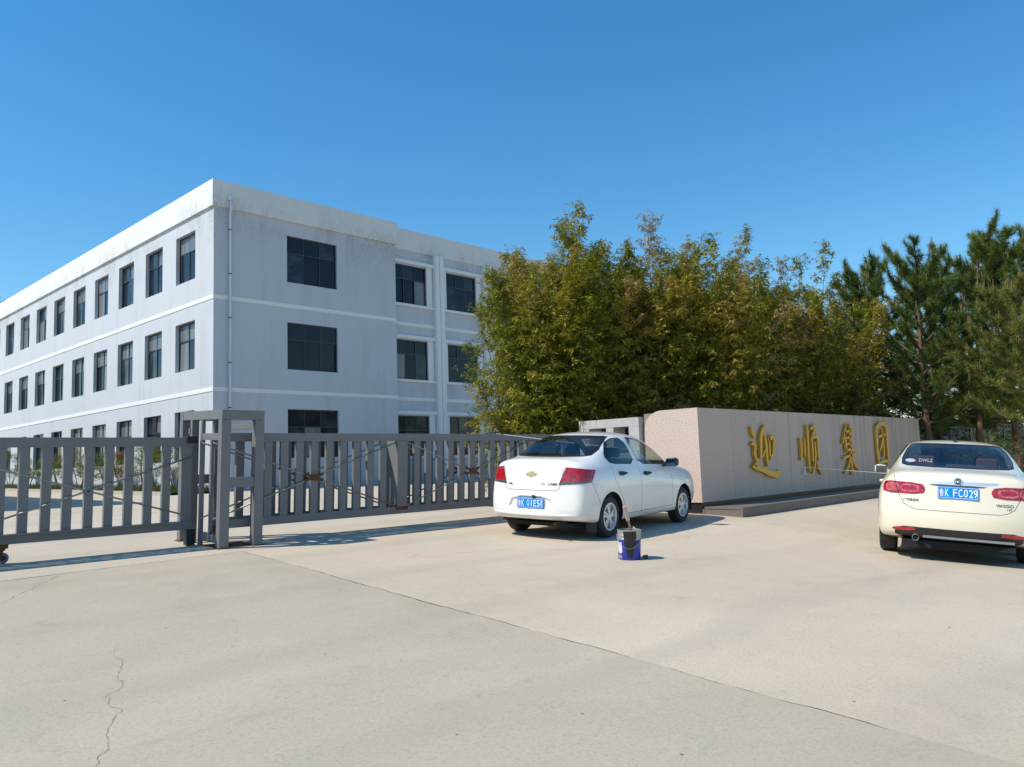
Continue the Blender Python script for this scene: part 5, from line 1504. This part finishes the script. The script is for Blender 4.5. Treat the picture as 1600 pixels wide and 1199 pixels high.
pine(13, 6.9, (29.2, 6.1, GZ(6)), 'pine with a leaning reddish trunk near the right edge', (-0.7, 0.3), 0.25, 2.5, 0.44)
pine(14, 6.9, (28.6, 10.2, GZ(10)), 'pine whose dark top sticks out of the right end of the bamboo', (0.1, 0.1), 0.30, 2.0, 0.30)
pine(15, 5.0, (26.6, 4.75, GZ(5)), 'lower bright green pine hanging in from the right edge over the cream car', (-0.2, 0.35), 0.32, 2.2, 0.80)
pine(16, 7.4, (34.5, 8.3, GZ(8)), 'pine far back between the trunks, partly hidden by the others', (0, 0), 0.22, 2.6, 0.36)
pine(17, 6.8, (32.0, 9.0, GZ(9)), 'pine at the back filling the gap behind the slender trunk', (0, 0), 0.20, 2.5, 0.34)
def shrub(name, seed, loc, H, Wd, n, mat, label, cat, group=None, stems=5, low=0.35, leaf=(.05, .09), tone=0.4, spread=.16):
    r = random.Random(seed); lv = Leaves(); st_ = MB()
    for i in range(stems):
        a = r.uniform(0, 6.283); q = Vector((math.cos(a), math.sin(a), 0))
        st_.tube([q * 0.05, q * Wd * .18 + Vector((0, 0, H * .4)), q * Wd * r.uniform(.2, .4) + Vector((0, 0, H * r.uniform(.7, .95)))], [.022, .015, .005], 5, cap=False)
    cl = []
    for i in range(max(8, n // 90)):
        a = r.uniform(0, 6.283); z = H * (low + (1 - low) * r.random()); f = math.sin(math.pi * min(1, max(.08, (z / H - low * .6) / (1 - low * .55)))) ** .6
        q = Wd / 2 * f * math.sqrt(r.random()); cl.append((Vector((q * math.cos(a), q * math.sin(a), z)), r.gauss(tone, spread)))
    for i in range(n):
        c0, tn = r.choice(cl)
        k_ = .09 * max(1, Wd / 2.2); c = c0 + Vector((r.gauss(0, k_), r.gauss(0, k_), r.gauss(0, k_ * .9)))
        a = r.uniform(0, 6.283)
        lv.c.append(tuple(c)); lv.d.append((math.cos(a), math.sin(a), r.uniform(-.5, .7))); lv.n.append((r.uniform(-.7, .7), r.uniform(-.7, .7), 1))
        l = r.uniform(*leaf); lv.l.append(l); lv.w.append(l * .45); lv.t.append(min(1, max(0, tn + r.gauss(0, .1))))
    root = empty(name, loc); tag(root, label, cat, group)
    new_obj('crown', lv.mesh('crown'), root, mat); st_.build('stems', 'shrub_stem', root, smooth=True, fix=False)
    return root
rs = random.Random(21)
ys_ = [30.7, 32.6, 34.2, 36.1, 38.0, 40.1, 42.0, 44.6, 47.0, 49.8, 53.0]
ords = ['nearest to the corner of the building', 'second from the corner', 'third from the corner', 'fourth from the corner', 'fifth from the corner', 'sixth from the corner', 'seventh from the corner', 'eighth from the corner', 'ninth from the corner', 'tenth from the corner', 'farthest from the corner']
for i, y in enumerate(ys_):
    red = i % 3 == 0 or i == 7
    shrub('shrub', 40 + i, (13.25 + rs.uniform(-.1, .1), y, GZ(y) + 0.08), rs.uniform(1.6, 1.95), rs.uniform(1.3, 1.7), 2800, 'shrub_leaf',
          '%s shrub in the bed by the building, %s' % ('reddish' if red else 'green', ords[i]), 'shrub', 'young shrubs along the left wall', tone=.72 if red else .4)
shrub('shrub', 60, (24.2, 5.6, GZ(5.6)), 1.5, 2.2, 3500, 'shrub_leaf', 'light green bush under the pines behind the cream car', 'shrub', tone=.45, low=.1, spread=.06)
shrub('shrub', 61, (24.6, 3.3, GZ(3)), 1.4, 2.4, 3500, 'shrub_leaf', 'light green bush at the right edge behind the cream car', 'shrub', tone=.5, low=.1, spread=.06)
shrub('shrub', 62, (27.5, 8.9, GZ(9)), 2.6, 2.0, 4500, 'shrub_leaf', 'leafy bush between the end of the sign wall and the iron fence', 'shrub', tone=.45, low=.1, spread=.08)
shrub('shrub', 63, (30.6, 8.3, GZ(8)), 2.4, 2.4, 4500, 'shrub_leaf', 'leafy bush behind the forked pine in front of the fence', 'shrub', tone=.5, low=.1, spread=.08)
for i, (x, y, h_, lb) in enumerate([(35.5, 12.0, 5.2, 'dark leafy tree behind the fence between bamboo and pines'), (39.5, 11.2, 5.6, 'dark leafy tree behind the fence beyond the forked pine'), (42.5, 8.6, 5.4, 'dark leafy tree far back at the right edge'), (31.5, 12.6, 4.6, 'dark leafy tree right behind the end of the bamboo grove')]):
    shrub('leafy_tree', 90 + i, (x, y, GZ(y)), h_, 5.0, 9000, 'shrub_leaf', lb, 'tree', 'leafy trees behind the fence', tone=.18, low=.12, leaf=(.10, .2), spread=.07)
# grass in the bed and a far tree over the roof
lv = Leaves(); r = random.Random(77)
for i in range(9000):
    y = 29.3 + 34 * r.random() ** 1.3; x = r.uniform(12.42, 14.3)
    lv.c.append((x, y, GZ(y) + .09)); a = r.uniform(0, 6.28); lv.d.append((.4 * math.cos(a), .4 * math.sin(a), 1)); lv.n.append((math.cos(a), math.sin(a), .1))
    lv.l.append(r.uniform(.12, .32)); lv.w.append(.018); lv.t.append(r.random())
go = new_obj('grass', lv.mesh('grass', tri=True), None, 'grass_blade'); tag(go, 'grass growing round the shrubs along the left wall', 'grass', kind='stuff')
ft = shrub('leafy_tree', 81, (16.6, 79.0, GZ(79)), 17.2, 8.0, 9000, 'shrub_leaf', 'tree top just showing over the far left end of the roof', 'tree', tone=.35, low=.35, leaf=(.2, .4), spread=.06)
MB().tube([(0, 0, -.1), (0.1, 0, 6), (0, .1, 12)], [.35, .26, .08], 9).build('trunk', 'shrub_stem', ft, smooth=True, fix=False)
# plain low building just outside the left edge: its shadow lies across the yard
sb = empty('side_building', (-8, 25.7, GZ(26))); tag(sb, 'low plain white building just outside the left edge, shading the yard', 'building')
MB().box(0, 13.4, 0, 36, -0.3, 4.9).build('wall', 'wall_blue', sb); MB().box(-0.15, 13.55, -0.15, 36.15, 4.9, 5.2).build('roof', 'band_white', sb)
MB().box(13.402, 13.45, 3, 5, 1.0, 2.6).build('window', 'window_glass', sb); MB().box(3, 5.2, -0.04, -0.002, 1.0, 2.6).build('window', 'window_glass', sb); MB().box(8, 9.1, -0.05, -0.002, -0.2, 2.2).build('door', 'frame_dark', sb)

# ================================================================== PAINT BUCKET with a wooden brush standing in it
plain('bucket_blue', (0.018, 0.035, 0.33), 0.35, var=0.35, vscale=9)
plain('bucket_silver', (0.42, 0.43, 0.42), 0.35, 0.6, var=0.2, vscale=12)
plain('paint_black', (0.012, 0.011, 0.012), 0.25)
plain('paint_pale', (0.60, 0.56, 0.58), 0.6, var=0.3, vscale=25)
plain('bucket_inside', (0.20, 0.19, 0.12), 0.6, var=0.4, vscale=14)
plain('wood_pale', (0.42, 0.30, 0.13), 0.7, var=0.3, vscale=20)
plain('brush_head', (0.55, 0.42, 0.33), 0.8, var=0.3, vscale=25)
bx0, by0 = 7.77, 5.66
bk = empty('paint_bucket', (bx0, by0, GZ(by0)), (AL, 0, 0)); tag(bk, 'blue paint bucket smeared with black paint behind the white car', 'bucket')
MB().lathe([(0, 0.0), (.126, 0.0), (.130, .006), (.1335, .22), (.134, .23)], 40).build('side', 'bucket_blue', bk, smooth=35)
MB().lathe([(.134, .23), (.1375, .234), (.1375, .246), (.1345, .25), (.135, .27), (.1385, .274), (.1385, .286), (.1355, .29), (.136, .33), (.1415, .334), (.1415, .343), (.136, .345)], 40).build('rim', 'bucket_silver', bk, smooth=35)
MB().lathe([(.136, .344), (.131, .33), (.127, .16), (0, .155)], 40).build('inside', 'bucket_inside', bk, smooth=35)
# patches of paint follow the curved side; angle 0 faces the photographer
toc = math.atan2(-by0, -bx0)
def patch(name, mat, outline, off):
    """outline in (angle, height); fanned in small steps so that it hugs the wall"""
    mb = MB(); cols = 18
    a0 = min(p[0] for p in outline); a1 = max(p[0] for p in outline)
    def span(a):
        zs = []
        n = len(outline)
        for i in range(n):
            (p, z0), (q, z1) = outline[i], outline[(i + 1) % n]
            if (p - a) * (q - a) <= 0 and p != q: zs.append(z0 + (z1 - z0) * (a - p) / (q - p))
        return min(zs), max(zs)
    vs = []
    for i in range(cols + 1):
        a = a0 + (a1 - a0) * (i + (0.001 if i == 0 else -0.001 if i == cols else 0)) / cols
        lo, hi = span(a)
        for z in (lo, hi):
            rr = .130 + .0045 * z / .23 + off
            if z > .232: rr = .139 + off
            vs.append((rr * math.cos(toc + a), rr * math.sin(toc + a), z))
    mb.add(vs, [(2 * i, 2 * i + 1, 2 * i + 3, 2 * i + 2) for i in range(cols)])
    return mb.build(name, mat, bk, fix=False)
patch('paint_drip', 'paint_black', [(-.55, .335), (.62, .335), (.66, .20), (.42, .15), (.30, .05), (.12, .02), (.02, .06), (-.15, .03), (-.30, .12), (-.42, .16)], .0016)
patch('label_print', 'paint_pale', [(-1.35, .20), (-.72, .205), (-.66, .09), (-.95, .07), (-1.3, .10)], .0012)
patch('label_print', 'bucket_silver', [(-1.2, .05), (-.75, .06), (-.7, .02), (-1.15, .015)], .0013)
lid = MB().lathe([(0, 0), (.02, .002), (.055, 0), (.058, .006), (.05, .01), (0, .008)], 20).build('scraper', 'paint_pale', bk, smooth=40, loc=(.085 * math.cos(toc + 1.3), .085 * math.sin(toc + 1.3), .34), rot=(0.5, 0.5, 0))
# wire handle hanging down
hp = [(.140 * math.cos(toc + a), .140 * math.sin(toc + a), .295 - .16 * math.sin((a + 1.5) / 3.0 * math.pi)) for a in [-1.5 + 3.0 * i / 18 for i in range(19)]]
MB().tube([(p[0] * 1.05, p[1] * 1.05, p[2]) for p in hp], .003, 6).build('wire_handle', 'rod_steel', bk, smooth=True)
# brush
R3 = Vector((0.69527, -0.71798, 0)); F3 = Vector((0.7171, 0.6898, 0))
bs = empty('paint_brush', (bx0, by0, GZ(by0) + .2)); tag(bs, 'long wooden paint brush leaning in the blue bucket', 'brush')
p0 = R3 * 0.07 - F3 * 0.0 + Vector((0, 0, -.03)); p1 = R3 * 0.02 - F3 * 0.05 + Vector((0, 0, .22)); p2 = R3 * -0.045 - F3 * 0.10 + Vector((0, 0, .42))
def plank(a, b, w, t):
    d = (b - a).normalized(); s = d.cross(F3).normalized(); n = s.cross(d).normalized()
    vs = []
    for p in (a, b):
        for sx, sy in ((-1, -1), (1, -1), (1, 1), (-1, 1)): vs.append(p + s * w * sx / 2 + n * t * sy / 2)
    return MB().add(vs, [(0, 1, 2, 3), (7, 6, 5, 4), (0, 4, 5, 1), (1, 5, 6, 2), (2, 6, 7, 3), (3, 7, 4, 0)])
o = plank(p0, p0.lerp(p2, .80), .026, .012).build('shaft', 'wood_pale', bs); bevel(o, .004)
o = plank(p0.lerp(p2, .62), p2, .045, .020).build('brush_head', 'brush_head', bs); bevel(o, .005)
sc_ = plank(R3 * .155 - F3 * .02 + Vector((0, 0, -.185)), R3 * .215 - F3 * .03 + Vector((0, 0, -.178)), .05, .022)
so = sc_.build('rag', 'soil', None, loc=(bx0, by0, GZ(by0) + .2)); bevel(so, .008); tag(so, 'small dark rag lying on the concrete right of the bucket', 'rag')
# dead leaves and grit on the concrete
r = random.Random(5)
lv = Leaves()
for i in range(110):
    x, y = r.uniform(-3, 13), r.uniform(1.0, 9.0)
    lv.c.append((x, y, GZX(x, y) + .004)); a = r.uniform(0, 6.28); lv.d.append((math.cos(a), math.sin(a), r.uniform(0, .25))); lv.n.append((r.uniform(-.3, .3), r.uniform(-.3, .3), 1))
    l = r.uniform(.010, .028); lv.l.append(l); lv.w.append(l * .6); lv.t.append(.6 + .4 * r.random())
lo = new_obj('leaf_litter', lv.mesh('leaf_litter'), None, 'bamboo_leaf'); tag(lo, 'scattered dry leaf scraps on the concrete', 'leaf litter', kind='stuff')
